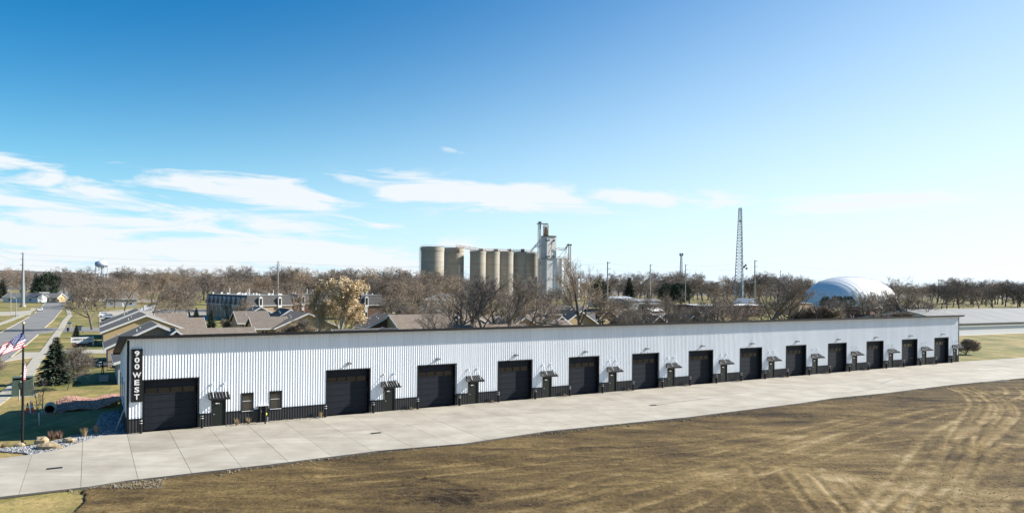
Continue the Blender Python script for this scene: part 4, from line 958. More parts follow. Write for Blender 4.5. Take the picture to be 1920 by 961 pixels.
for kind, px, Y, yt, lb, kw in [
      ('palebare', 607, 128, 527, 'pale barked bare tree just left of the golden leaved tree', dict(wide=.9)),
      ('golden', 634, 130, 515, 'tree still holding golden tan leaves behind the roof edge', dict(wide=1.35)),
      ('smallbare', 575, 122, 592, 'short bare shrub tree in front of the tan gable end', dict(wide=1.3)),
      ('open', 822, 120, 570, 'low wide bare tree over the brown duplex roof', dict(wide=1.5)),
      ('tall', 880, 128, 500, 'dark bare tree, left of the cluster before the silo row', dict(wide=1.3)),
      ('tall', 912, 131, 503, 'dark bare tree with forked trunk in the middle of the cluster before the silos', dict(wide=1.3)),
      ('tall', 950, 124, 499, 'large bare tree leaning right in the cluster before the silos', dict(wide=1.3)),
      ('open', 985, 140, 520, 'bare tree at the right of the cluster before the silos', dict(wide=1.2)),
      ('open', 865, 140, 518, 'forked bare tree at the left edge of the cluster before the silos', dict(wide=1.3)),
      ('open', 930, 142, 514, 'bare tree filling the middle of the silo cluster behind the nearest trunks', dict(wide=1.3)),
      ('open', 1020, 150, 528, 'bare tree below the white grain elevator', dict(wide=1.2)),
      ('open', 1655, 240, 530, 'bare tree hiding the right half of the air dome foot', dict(wide=1.4)),
      ('open', 1560, 250, 548, 'bare tree before the blue end of the air dome', dict(wide=1.3)),
      ('open', 860, 150, 540, 'lower bare tree behind the left of the silo cluster', dict(wide=1.3)),
      ('open', 1086, 165, 472, 'tall bare tree standing alone right of the white grain elevator', dict(wide=.95, var=0, rot=1.2)),
      ('open', 1190, 150, 562, 'low bare tree in front of the tan gable beside the parked dark car', dict(wide=1.3)),
      ('open', 1245, 148, 560, 'low bare tree left of the dense brown thicket', dict(wide=1.2)),
      ('open', 1308, 150, 548, 'dense brown bare tree left in the thicket before the lattice tower', dict(wide=1.3)),
      ('open', 1345, 146, 545, 'dense dark bare tree in the middle of the thicket before the lattice tower', dict(wide=1.4)),
      ('open', 1368, 158, 548, 'dense bare tree right in the thicket before the lattice tower', dict(wide=1.2)),
      ('tall', 1440, 165, 508, 'broad bare tree right of the lattice tower', dict(wide=1.6)),
      ('open', 1478, 172, 512, 'bare tree overlapping the broad one right of the lattice tower', dict(wide=1.3)),
      ('shrub', 1545, 178, 566, 'bare olive shrub below the air dome', dict(wide=1.3)),
      ('shrub', 1522, 180, 572, 'bare shrub left of the olive shrub below the dome', dict(wide=1.2)),
      ('shrub', 1400, 150, 590, 'low bare shrub beside the tan gable at the tower foot', dict()),
      ('open', 1625, 230, 534, 'bare tree hiding the middle of the air dome foot', dict(wide=1.5)),
      ('open', 1660, 220, 540, 'low leaning bare tree before the red brick building', dict(wide=1.5)),
      ('open', 1702, 205, 510, 'broad dark bare tree right of the air dome', dict(wide=1.35)),
      ('open', 1728, 212, 532, 'bare tree right of the broad one by the air dome', dict(wide=1.4)),
      ('shrub', 1690, 190, 580, 'low bare shrub at the roof edge right of the dome', dict(wide=1.5)),
      ('shrub', 1640, 190, 584, 'low bare shrub at the roof edge below the dome', dict(wide=1.5)),
      ('bare', 1075, 240, 540, 'bare tree behind the tall lone tree', dict()),
      ('shrub', 1812, 136, 632, 'bare shrub at the far right corner of the long building', dict(wide=1.2)),
      ('willow', 735, 300, 498, 'tall round topped bare tree rising above the woods left of the silos', dict(wide=1.0)),
      ('willow', 716, 300, 500, 'tall bare tree beside the round topped one left of the silos', dict(wide=.9)),
      ('willow', 785, 230, 524, 'fan shaped bare tree before the first silo', dict(wide=1.3)),
      ('willow', 745, 235, 536, 'fan shaped bare tree behind the parked white vehicles', dict(wide=1.3)),
      ('tall', 432, 420, 502, 'tall bare tree above the woods behind the apartment block', dict(wide=1.0)),
      ('bare', 285, 420, 498, 'pale tall bare tree above the woods right of the water tower', dict()),
      ('bare', 634, 330, 502, 'tall bare tree just above the golden tree', dict())]:
    treepx(kind, px, Y, yt, lb, **kw)
for k, (px, pb, yt) in enumerate(sorted(((1765, 577, 531), (1775, 577, 528), (1798, 581, 521), (1787, 573, 527), (1825, 573, 530), (1836, 580, 535), (1862, 577, 532), (1849, 571, 520), (1885, 572, 524), (1908, 574, 527), (1930, 574, 522), (1950, 576, 526), (1820, 568, 524), (1870, 568, 522), (1900, 567, 521)))):
    treeb('dense', px, pb + 2, yt, f'bare round crowned lawn tree beyond the grey roof, {ORD[k]} from the left', 'bare trees on the lawn at the far right', wide=.85)
# wooded belts
belt = [(60, 560, 400, 700, 497, 518, 56, 'bare tree in the woods'),
        (560, 860, 300, 620, 502, 524, 44, 'bare tree in the brown woods'),
        (1070, 1520, 480, 800, 510, 528, 50, 'bare tree in the woods'),
        (400, 700, 255, 330, 520, 540, 14, 'bare tree just behind the apartment blocks'),
        (850, 1070, 260, 420, 540, 556, 16, 'bare tree at the foot of the grain silos'),
        (1500, 1760, 560, 800, 525, 534, 12, 'bare tree beyond the air dome'),
        (1150, 1500, 230, 330, 556, 572, 14, 'low bare tree between the warehouses and the houses'),
        (1740, 1940, 500, 700, 518, 530, 16, 'bare tree in the far right woods'),
        (130, 250, 300, 400, 520, 535, 10, 'bare tree along the far road'),
        (400, 700, 200, 250, 558, 575, 8, 'low bare tree among the duplexes below the apartment block'),
        (720, 1060, 185, 255, 540, 570, 14, 'low bare tree among the duplexes below the silos'),
        (1120, 1400, 160, 240, 548, 574, 11, 'low bare tree among the houses left of the lattice tower'),
        (1420, 1760, 200, 280, 550, 574, 11, 'low bare tree in front of the air dome and brick building')]
LAND = [(100, 'where the road ends'), (190, 'below the water tower'), (260, 'right of the water tower'), (340, 'left of the apartment block'), (450, 'behind the dark conifer'), (521, 'around the pole behind the apartments'), (610, 'behind the golden tree'), (690, 'behind the dark brick block'), (760, 'behind the row of parked vans'), (830, 'below the two big silos'), (950, 'below the row of silos'), (1086, 'behind the tall lone tree'), (1180, 'behind the green conifer'), (1265, 'behind the round evergreens'), (1340, 'left of the lattice tower'), (1440, 'right of the lattice tower'), (1510, 'left of the air dome')]
for x0_, x1_, ya, yb, ta, tb, n, lb in belt:
    for k in range(n):
        px = x0_ + (x1_ - x0_) * (k + tq.random()) / n; Y = tq.uniform(ya, yb); yt = tq.triangular(ta - 4, tb + 3, tb) if tq.random() > .2 else ta - tq.uniform(0, 6)
        if px < 150 and Y > 380: px += 60
        L0 = min(LAND, key=lambda q_: abs(q_[0] - px)); gl_ = lb if 'woods' not in lb or 'far right' in lb else lb + ' ' + L0[1]
        if 160 < px < 222: yt = max(yt, 517)
        kd = tq.choice(('bare', 'bare', 'dense', 'willow') if Y > 290 else ('open', 'open', 'bare')); H_ = min(zat(px, yt, Y), 30); tree(kd, deep(px, Y), H_, gl_, gl_.replace('bare tree', 'bare trees'), wide=tq.uniform(1.1, 1.5))
# far woods as one mass: many light tree crowns joined
print('woods')
b, s, l = gen_bare(900, 14, 1.3, kids=(8, 7, 6, 3), up=.2, twig=.12, rfac=.02); s.v += []
Vw = []; Fw = []; off = 0
prV = np.array(b.v + s.v); nb_ = len(b.v)
prF = []
for f in b.f: prF += [(f[0], f[1], f[2]), (f[0], f[2], f[3])] if len(f) == 4 else [f[:3]]
for f in s.f:
    f = tuple(i + nb_ for i in f); prF += [(f[0], f[1], f[2]), (f[0], f[2], f[3])] if len(f) == 4 else [f[:3]]
prF = np.array(prF)
def hillz(px, Y):   # land rises towards the far left
    k = np.interp(px, [-800, 0, 600, 1000, 1300, 3000], [1.0, 1.0, .75, .35, .15, .15]); return k * max(0, (Y - 900) / 2300) * 48
for k in range(330):
    px = tq.uniform(-150, 2080); Y = tq.uniform(640, 1500); a = tq.uniform(0, 6.28); sc = tq.uniform(.9, 1.35); c, s_ = math.cos(a) * sc, math.sin(a) * sc
    if 165 < px < 216 or (780 < px < 1070 and Y < 760) or 60 < px < 150 and Y < 800: continue
    p = deep(px, Y); V_ = np.stack([prV[:, 0] * c * 1.5 - prV[:, 1] * s_ * 1.5 + p.x, prV[:, 0] * s_ * 1.5 + prV[:, 1] * c * 1.5 + p.y, prV[:, 2] * sc + hillz(px, Y) - .2], -1)
    Vw.append(V_); Fw.append(prF + off); off += len(prV)
me = npmesh('far_woods', np.concatenate(Vw), np.concatenate(Fw), M['farw'], 3, False)
tag(link('far_woods', me), 'far off belt of bare brown woods along the horizon', 'woods', kind='stuff')
# wooded hills
nxh, nyh = 420, 40; hv = []; hf = []
for j in range(nyh):
    Y = 900 + j * 75
    for i in range(nxh):
        px = -900 + i * (3300 / (nxh - 1)); z = hillz(px, Y) - 1.0
        z += (math.sin(px * .011 + 1) * 5 + math.sin(px * .027 + Y * .002) * 3) * max(0, (Y - 1100) / 2700)
        z += tq.uniform(0, 6) if j > 1 else -1
        hv.append((*deep(px, Y)[:2], z))
for j in range(nyh - 1):
    for i in range(nxh - 1): a = j * nxh + i; hf.append((a, a + 1, a + nxh + 1, a + nxh))
me = npmesh('hills', np.array(hv), np.array(hf), M['woods']); structure(link('hills', me))
# ------------------------------------------------------------------ houses
print('houses')
def vol(root, cx, cy, w, d, eave, rise, wm, rm, ridge='x', over=.5, z0=-.15, names=('wall', 'roof', 'trim'), hip=False, base_trim=True):
    """box with a gable roof; ridge along local x or y"""
    def T(x, y, z): return (cx + x, cy + y, z) if ridge == 'x' else (cx - y, cy + x, z)
    W2, D2 = (w / 2, d / 2) if ridge == 'x' else (d / 2, w / 2)
    mb = MB(); rg = eave + rise
    for (a, b_) in (((-W2, -D2), (W2, -D2)), ((W2, D2), (-W2, D2))):
        mb.poly([T(*a, z0), T(*b_, z0), T(*b_, eave), T(*a, eave)])
    for s_ in (-1, 1):
        P = [T(s_ * W2, -s_ * D2, z0), T(s_ * W2, s_ * D2, z0), T(s_ * W2, s_ * D2, eave), T(s_ * W2, 0, rg), T(s_ * W2, -s_ * D2, eave)]
        mb.poly(P)
    mb.build(names[0], wm, root)
    mb = MB(); sl_ = rise / D2; th = .14; zo = eave - over * sl_; Wo, Do = W2 + over, D2 + over
    for s_ in (-1, 1):
        p = [T(-Wo, s_ * Do, zo + .04), T(Wo, s_ * Do, zo + .04), T(Wo, 0, rg + .04), T(-Wo, 0, rg + .04)]
        if s_ > 0: p = [p[1], p[0], p[3], p[2]]
        mb.hexa(p + [(x, y, z + th) for x, y, z in p])
    mb.build(names[1], rm, root)
    mb = MB(); t_ = .05
    for s_ in (-1, 1):
        for e in (-1, 1):
            xa, xb = e * Wo, e * (Wo + t_)
            p = [T(xa, s_ * Do, zo - .12), T(xb, s_ * Do, zo - .12), T(xb, 0, rg - .12), T(xa, 0, rg - .12)]; mb.hexa(p + [(x, y, z + .33) for x, y, z in p])
        p = [T(-Wo, s_ * Do, zo - .1), T(Wo, s_ * Do, zo - .1), T(Wo, s_ * (Do + t_), zo - .1), T(-Wo, s_ * (Do + t_), zo - .1)]; mb.hexa(p + [(x, y, z + .26) for x, y, z in p])
    if names[2]: mb.build(names[2], M['white'], root)
def window(root, x, y, z, w, h, face, name='window', frame='white', gl='glass'):
    """face: '-y','+y','-x','+x'"""
    f = MB(); g_ = MB(); t_ = .08
    def B(m, a0, a1, z0, z1, d0, d1):
        if face[1] == 'y': s_ = -1 if face[0] == '-' else 1; m.box(x + a0, x + a1, min(y + s_ * d0, y + s_ * d1), max(y + s_ * d0, y + s_ * d1), z0, z1)
        else: s_ = -1 if face[0] == '-' else 1; m.box(min(x + s_ * d0, x + s_ * d1), max(x + s_ * d0, x + s_ * d1), y + a0, y + a1, z0, z1)
    B(f, -w / 2 - t_, -w / 2, z - t_, z + h + t_, -.02, .06); B(f, w / 2, w / 2 + t_, z - t_, z + h + t_, -.02, .06); B(f, -w / 2, w / 2, z + h, z + h + t_, -.02, .06); B(f, -w / 2, w / 2, z - t_, z, -.02, .06)
    if w > 1.3: B(f, -.04, .04, z, z + h, -.02, .05)
    B(g_, -w / 2, w / 2, z, z + h, -.01, .02)
    o = f.build(name, M[frame], root); g_.build('pane', M[gl], o); return o
def panel(root, name, x, y, z, w, h, face, m):
    g_ = MB(); s_ = -1 if face[0] == '-' else 1
    if face[1] == 'y': g_.box(x - w / 2, x + w / 2, min(y, y + s_ * .05), max(y, y + s_ * .05), z, z + h)
    else: g_.box(min(x, x + s_ * .05), max(x, x + s_ * .05), y - w / 2, y + w / 2, z, z + h)
    return g_.build(name, M[m], root)
def vents(root, pts):
    for x, y, z in pts: mb = MB(); mb.tube([(x, y, z), (x, y, z + .55)], .07, 6); mb.build('roof_vent', M['white'], root)
def duplex(label, px, Y, w=14, d=13, eave=2.7, rise=3.0, wing=0, wingx=None, wm='siding', rm='shingle', ridge='y', name='house', extra=None, z=0, yaw=YAW, group=None):
    """gable end towards the camera; px,Y is the middle of the front wall"""
    p = deep(px, Y); t = thing(name, label, 'house', (p.x, p.y, 0), yaw, group)
    vol(t, 0, d / 2, w, d, eave, rise, M[wm], M[rm], ridge)
    if ridge == 'y': window(t, -w * .28, 0, .9, 1.5, 1.2, '-y'); window(t, w * .2, 0, .9, 1.1, 1.2, '-y')
    else: window(t, -w * .3, 0, .9, 1.5, 1.2, '-y'); panel(t, 'door', w * .05, 0, -.1, .95, 2.1, '-y', 'white'); window(t, w * .3, 0, .9, 1.2, 1.2, '-y')
    window(t, -w / 2, d * .3, .9, 1.4, 1.2, '-x'); window(t, -w / 2, d * .7, .9, 1.0, 1.2, '-x')
    if wing:
        s_ = 1 if wing > 0 else -1; wx = wingx if wingx is not None else d * .45
        vol(t, s_ * (w / 2 + abs(wing) / 2 - 1.5), wx, abs(wing) + 3, 8.5, eave, rise * .68, M[wm], M[rm], 'x', names=('wing_wall', 'wing_roof', 'wing_trim'))
        window(t, s_ * (w / 2 + abs(wing) / 2), wx - 4.25, .9, 1.4, 1.2, '-y')
    vents(t, [(-w * .2, d * .3, eave + rise * .6), (-w * .15, d * .6, eave + rise * .65)])
    if extra: extra(t, w, d, eave, rise)
    return t
def small_gable(x, y, w, d, e, r, wm='siding', rm='shingle'):
    return lambda t, *_: vol(t, x, y, w, d, e, r, M[wm], M[rm], 'y', names=('porch_wall', 'porch_roof', 'porch_trim'))
duplex('tan gabled duplex with white trim and twin window nearest the Liberty Place sign', 275, 140, 14.6, 15, 2.7, 3.0, wing=3.5)
duplex('dark roofed duplex just behind the tan gabled one at the left', 262, 158, 14, 14, 2.8, 3.1, wing=3, wingx=8, wm='siding')
duplex('near duplex with two small white gables and dark left slope behind the roof edge', 296, 108, 13, 12, 2.6, 3.1, wing=8, wm='brick', extra=small_gable(2.2, -1.0, 6, 6, 2.6, 2.5, 'brickd'))
duplex('low dark house hugging the back of the white building near its left end', 350, 90, 15, 12, 2.5, 2.1, wm='sidinggr', rm='shingled')
duplex('wide tan gable duplex below the golden tree', 578, 156, 13.5, 13, 2.7, 3.0, wing=-4, wingx=6)
duplex('brown roofed duplex with small white gable between apartment block and tan gable', 478, 172, 7, 11, 2.8, 2.4, ridge='x')
duplex('dark roofed duplex right behind the wide tan gable', 545, 176, 9, 10, 2.8, 3.0, wing=0, rm='shingled')
duplex('far grey gabled duplex under the lit apartment face', 490, 205, 9, 9, 2.8, 2.6, wm='sidinggr', rm='shingle')
duplex('low green sided house with dark roof right of the golden tree', 700, 122, 11, 8, 2.6, 1.7, wm='sidingg', rm='shingled', ridge='x')
duplex('dark roofed green house at the roof edge left of the two little spruces', 757, 116, 11, 9, 2.6, 2.0, wm='sidingg', rm='shingled', ridge='y')
duplex('brown roofed duplex with grey gable left of the two little spruces', 735, 160, 11, 9, 2.7, 2.6, wing=14, wm='brickd', extra=small_gable(14, -2, 7, 7, 2.6, 2.4, 'sidingg'))
duplex('long brown roofed duplex with white porch gable behind the spreading bare tree', 830, 158, 20, 11, 2.8, 2.6, ridge='x', wm='siding', extra=small_gable(3, -1.5, 4.5, 5, 2.4, 1.5, 'sidingg'))
duplex('grey green gabled house between the dark bare trunks', 888, 126, 6, 7, 2.6, 2.2, wm='sidingg', wing=0)
duplex('long low brown roof with small vents right of the dark trunks', 950, 132, 12, 8, 2.6, 2.1, ridge='x', wm='siding')
duplex('white gabled porch house behind the silo cluster of trees', 885, 175, 9, 9, 2.7, 2.4, wm='sidingg', wing=8)
duplex('tan gabled duplex behind the leaning bare tree', 985, 158, 9, 10, 2.7, 2.5, wing=8, wm='brick')
duplex('small tan house with dark roof under the white metal sheds', 795, 232, 12, 8, 2.7, 2.2, ridge='x', wm='siding', rm='shingled')
duplex('tan house with white gable trim right of the metal sheds', 855, 235, 11, 9, 2.7, 2.4, ridge='x', wm='siding', rm='shingled')
def garage(t, w, d, e, r):
    vol(t, -w / 2 - 4.2, 4.0, 9.6, 7, 2.7, 1.9, M['brickd'], M['shingle'], 'x', names=('garage_wall', 'garage_roof', 'garage_trim'))
    for xx in (-w / 2 - 6.2, -w / 2 - 2.7): panel(t, 'garage_door', xx, .5, -.1, 2.6, 2.2, '-y', 'sidinggr')
duplex('duplex with twin pale garage doors and white porch by the cluster', 1052, 168, 6.5, 10, 2.7, 2.3, wm='brickd', extra=garage)
duplex('tan sided duplex behind the trunk of the tall lone tree', 1088, 182, 10, 12, 2.8, 3.0, wm='siding', wing=-8, rm='shingle')
duplex('dark roofed duplex with long white eave behind the garage duplex', 1020, 205, 20, 11, 2.8, 3.0, ridge='x', rm='shingled', extra=small_gable(-6, -1.5, 8, 7, 2.7, 2.6))
duplex('second row dark duplex right of the tall lone tree', 1070, 228, 20, 11, 2.8, 2.8, ridge='x', rm='shingled', extra=small_gable(-3, -1.5, 8, 7, 2.7, 2.6))
duplex('tan gabled house with grey garage doors beside the parked black car', 1140, 205, 8, 10, 2.8, 2.6, wm='siding', rm='shingled', wing=-13, extra=lambda t, *_: [panel(t, 'garage_door', xx, .15, -.1, 2.6, 2.2, '-y', 'sidinggr') for xx in (-9, -12.5)])
duplex('grey sided house hidden by bare branches right of the parked dark car', 1165, 212, 10, 9, 2.7, 2.5, ridge='x', wm='sidinggr', rm='shingle')
duplex('tan gabled house behind branches, left of the thicket', 1215, 200, 8, 9, 2.8, 2.4, wm='brick', wing=8)
duplex('dark porch house behind branches beside the thicket', 1235, 178, 6, 8, 2.7, 2.2, wm='brickd', wing=7)
duplex('tan gable peeking through the thicket before the lattice tower', 1300, 178, 8, 9, 2.8, 2.3, wm='brick')
duplex('tan and brown gable peak just above the roof edge below the lattice tower', 1392, 140, 8.5, 9, 2.6, 2.5, wm='brickd')
duplex('flat dark roof barely above the roof edge in the thicket', 1222, 126, 12, 7, 1.9, 1.2, ridge='x', wm='sidinggr', rm='shingled')
duplex('grey roofed white bungalow at the far crossing on the left', 38, 420, 20, 10, 2.8, 2.4, ridge='x', wm='sidingw', rm='greysh', yaw=0)
duplex('white house with steep gable beyond the dark fir', 74, 440, 7, 8, 3.0, 2.6, wm='sidingw', rm='greysh', yaw=0)
duplex('tan house below the green pine', 92, 430, 10, 8, 2.8, 2.2, ridge='x', wm='siding', rm='greysh', yaw=0)
duplex('white two storey house at the end of the road', 143, 480, 10, 9, 6.5, 3.4, wm='sidingw', rm='greysh', yaw=0)
duplex('grey house glimpsed between bare trees behind the car park', 228, 360, 14, 9, 4.0, 3.0, wm='sidinggr', rm='greysh', ridge='x')
# apartment blocks with mansard roofs
def mansard(label, px, Y, w, d, h, wallmat, bays, side_bays=0, roof='shingle', lit='sidingw', lean=0.5, yaw=YAW):
    p = deep(px, Y); t = thing('apartment_block', label, 'building', (p.x, p.y, 0), yaw); e = h * .60
    mb = MB(); mb.box(0, w, 0, d, -.15, e); mb.build('wall', M[wallmat], t)
    mb = MB(); o_ = .35; i_ = lean
    b0 = [(-o_, -o_, e), (w + o_, -o_, e), (w + o_, d + o_, e), (-o_, d + o_, e)]; b1 = [(i_, i_, h), (w - i_, i_, h), (w - i_, d - i_, h), (i_, d - i_, h)]; mb.hexa(b0 + b1); mb.build('mansard_roof', M[roof], t)
    mb = MB(); mb.box(-o_ - .05, w + o_ + .05, -o_ - .05, d + o_ + .05, e - .2, e - .003); mb.build('eave_trim', M['white'], t)
    mb = MB(); mb.box(i_ - .1, w - i_ + .1, i_ - .1, d - i_ + .1, h, h + .18); mb.build('roof_deck', M['greyroof'], t)
    def dormer(x, face, ww=1.25):
        f = MB()
        if face == '-y': f.box(x - ww / 2, x + ww / 2, -o_ - .25, i_ + .2, e - .8, h - .9); f.tube([(x, -o_ - .25, h - .9), (x, i_ + .3, h - .9)], ww / 2, 12)
        else: f.box(-o_ - .25, i_ + .2, x - ww / 2, x + ww / 2, e - .8, h - .9); f.tube([(-o_ - .25, x, h - .9), (i_ + .3, x, h - .9)], ww / 2, 12)
        o = f.build('dormer', M[lit], t); g_ = MB()
        if face == '-y': g_.box(x - .36, x + .36, -o_ - .29, -o_ - .25, e + .1, h - .9)
        else: g_.box(-o_ - .29, -o_ - .25, x - .26, x + .26, e + .1, h - .9)
        g_.build('pane', M['glass'], o)
        g2 = MB()
        if face == '-y': g2.box(x - .45, x + .45, -.1, 0, .4, e - .8)
        else: g2.box(-.1, 0, x - .28, x + .28, .4, e - .8)
        b = g2.build('bay_panel', M[lit], t)
        for zz_ in (.9, ):
            g3 = MB()
            if face == '-y': g3.box(x - .33, x + .33, -.13, -.1, zz_, zz_ + 1.5)
            else: g3.box(-.13, -.1, x - .2, x + .2, zz_, zz_ + 1.5)
            g3.build('pane', M['glass'], b)
    for x in bays: dormer(x * w, '-y')
    for k in range(side_bays): dormer(d * (k + .5) / side_bays, '-x', .75)
    q = random.Random(px)
    for k in range(int(w * d / 26)):
        x, y = q.uniform(1, w - 1), q.uniform(1, d - 1); s_ = q.uniform(.2, .38); mb = MB()
        if q.random() < .7: mb.box(x - s_, x + s_, y - s_, y + s_, h + .17, h + q.uniform(.5, .85)); mb.build('roof_unit', M['white'], t)
        else: mb.tube([(x, y, h + .17), (x, y, h + q.uniform(1.6, 2.6))], .13, 6); mb.build('roof_flue', M['white'], t)
    return t
mansard('long apartment block with brown mansard roof, lit tan brick end and dark left face', 462, 238, 15.7, 42, 8.0, 'brick', (.30, .72), 9, roof='shingled', yaw=math.radians(40))
mansard('dark brick apartment block with white bay left of the parked white vehicles', 676, 250, 8.5, 16, 8.3, 'brickd', (.25,), 3, roof='shingled')
mansard('dark apartment block half hidden behind bare trees left of the golden tree', 556, 262, 12, 14, 8.3, 'brickd', (.2, .6), 3, roof='shingled')
# sheds, warehouses
def shed(label, px, Y, w, d, e, r, wm, rm, yaw=YAW, ridge='x', n=5, name='warehouse', doors_=0, z0=-.15):
    p = deep(px, Y); t = thing(name, label, 'building', (p.x, p.y, 0), yaw); vol(t, 0, d / 2, w, d, e, r, M[wm], M[rm], ridge, over=.3, names=('wall', 'roof', None), z0=z0)
    for k in range(n): window(t, -w / 2 + w * (k + .5) / n, 0, e * .35, 1.4, e * .25, '-y')
    if doors_: panel(t, 'loading_door', w * .1, -.02, 0, 3.2, e * .75, '-y', 'sidinggr')
    return t
shed('white metal shed with a door below the first silos', 818, 330, 9, 10, 5, 1.0, 'sidingw', 'sidingw', doors_=1, n=2)
shed('blue grey metal shed right of the white one below the silos', 845, 350, 14, 12, 5.5, 2.2, 'sidinggr', 'sidinggr', n=2, ridge='y')
shed('long low white warehouse behind the green conifer', 1165, 430, 22, 18, 5, 1.0, 'sidingw', 'sidinggr')
shed('long grey warehouse with pale roof left of the round evergreens', 1212, 390, 24, 14, 4.2, 1.3, 'sidinggr', 'greyroof', n=8)
shed('tan block building with flat roof right of the grey warehouse', 1235, 315, 9, 8, 4.2, .3, 'brick', 'greyroof', n=3)
shed('small red building below the tan block building', 1234, 272, 6, 6, 3, .8, 'brickr', 'sidingw', n=1)
shed('dark brick school like building with white roof line behind the thicket', 1375, 300, 38, 16, 4.5, .4, 'brickr', 'sidingw', n=9)
shed('pale blue gabled building at the foot of the lattice tower', 1416, 345, 11, 10, 4.6, 2.2, 'sidinggr', 'sidinggr', ridge='y', n=3)
shed('tan flat block building left of the dome', 1512, 330, 8.5, 10, 5.0, .3, 'brick', 'greyroof', n=1)
shed('long red brick building with pale roof line right of the parked white cars', 1685, 290, 38, 12, 4.4, .5, 'brickr', 'greyroof', n=10)
shed('small brick pavilion with white gable at the right end of the red building', 1758, 268, 3.5, 6, 2.6, 1.2, 'brickr', 'sidingw', ridge='y', n=1)
# grey-roofed long building on the right
t = thing('barn', 'long low building with weathered grey metal roof and white wall beyond the far end', 'building', deep(1790, 190), math.radians(27))
vol(t, 46, 17, 86, 32, 2.9, 3.2, M['sidingw'], M['greyroof'], 'x', over=.2, names=('wall', 'roof', None))
mb = MB(); mb.box(2.7, 89.3, .55, .78, 2.62, 2.78); mb.build('gutter', M['black'], t)
shed('bright white roofed building behind the grey roofed one at the right edge', 1925, 275, 24, 16, 3.2, 1.4, 'sidingw', 'sidingw', n=0)
sheet('gravel_track', [tuple(at(1800, 628)[:2]), tuple(at(2000, 620)[:2]), tuple(at(2000, 611)[:2]), tuple(at(1790, 618)[:2])], -.15, M['walk'])['kind'] = 'structure'
# ------------------------------------------------------------------ grain elevator
print('silos')
def cyl(mb, x, y, r, z0, z1, n=40, r2=None): mb.tube([(x, y, z0), (x, y, z1)], [r, r if r2 is None else r2], n)
def silo(name, label, px, Y, rpx, ytop, m, group, ledge=True):
    p = deep(px, Y); r = rpx / FPX * Y; h = zat(px, ytop, Y); t = thing(name, label, 'silo', (p.x, p.y, 0), 0, group)
    mb = MB(); cyl(mb, 0, 0, r, -.2, h - r * .30, 64); mb.tube([(0, 0, h - r * .30), (0, 0, h)], [r * 1.025, r * 1.025], 64); mb.build('barrel', M[m], t, False)
    mb = MB(); mb.tube([(0, 0, h), (0, 0, h + .5)], r * 1.0, 40); mb.build('cap', M['greyroof'], t)
    mb = MB()
    for k in range(24): w = 2 * PI * k / 24; mb.tube([(r * math.cos(w), r * math.sin(w), h + .4), (r * math.cos(w), r * math.sin(w), h + 1.5)], .08, 4)
    n = 24
    for k in range(n): a, b = 2 * PI * k / n, 2 * PI * (k + 1) / n; mb.tube([(r * math.cos(a), r * math.sin(a), h + 1.5), (r * math.cos(b), r * math.sin(b), h + 1.5)], .08, 4)
    mb.build('railing', M['rust'], t)
    mb = MB()
    return t, p, r, h
big = [silo('grain_silo', lb, px, YY, r, yt, 'silo', 'large tan concrete grain silos') for px, r, yt, YY, lb in ((810.5, 21.5, 464, 590, 'large tan grain silo, leftmost of the pair'), (850.5, 18.9, 466, 618, 'large tan grain silo, second of the big pair'))]
# ladder cage on the first silo
t0, p0, r0, h0 = big[0]
mb = MB(); x = -r0 - .6
mb.tube([(x, 0, 1), (x, 0, h0 + 1)], .18, 5); mb.tube([(x - .9, 0, 1), (x - .9, 0, h0 + 1)], .1, 5)
for k in range(20): mb.box(x - 1, x, -.3, .3, 1 + k * h0 / 20, 1.3 + k * h0 / 20)
mb.build('ladder', M['rust'], t0)
row = []
xs_ = [(895.5, 14.8, 471.5), (922.5, 13.8, 472.5), (948.5, 13.4, 473), (973.8, 12.8, 474), (997.5, 11.8, 475)]
for k, (px, r, yt) in enumerate(xs_): row.append(silo('grain_silo', f'tan concrete silo, {ORD[k]} from the left in the row of five', px, 615 + k * 16, r, yt, 'silo', 'row of five tan silos'))
# gallery conveyors over the silos
g_ = thing('conveyor_gallery', 'thin steel conveyor gallery running along the silo tops', 'conveyor', (0, 0, 0))
def beam(mb, a, b, r=.7, posts=0):
    a = Vector(a); b = Vector(b); mb.tube([a, b], r * .45, 4); mb.tube([a + Vector((0, 0, 1.8)), b + Vector((0, 0, 1.8))], r * .25, 4)
    n = max(2, int((b - a).length / 4))
    for k in range(n): p = a.lerp(b, k / n); q = a.lerp(b, (k + 1) / n); mb.tube([p, q + Vector((0, 0, 1.8))], .14, 4); mb.tube([p, p + Vector((0, 0, 1.8))], .14, 4)
def ip(px, py, Y): a, b = ray(px, py); return Vector((a * Y, Y, CAMH + b * Y))
mb = MB(); beam(mb, ip(855, 463, 600), ip(900, 469.5, 612)); beam(mb, ip(900, 469.5, 612), ip(1002, 472.5, 680)); mb.build('truss', M['rust'], g_)
for px, Y in ((858, 600), (902, 612), (930, 628), (955, 648), (980, 664)):
    mb = MB(); c = ip(px, 469, Y); mb.box(c.x - 1.8, c.x + 1.8, c.y - 1, c.y + 1, c.z - 2.2, c.z + 1.2); mb.build('head_box', M['rust'], g_)
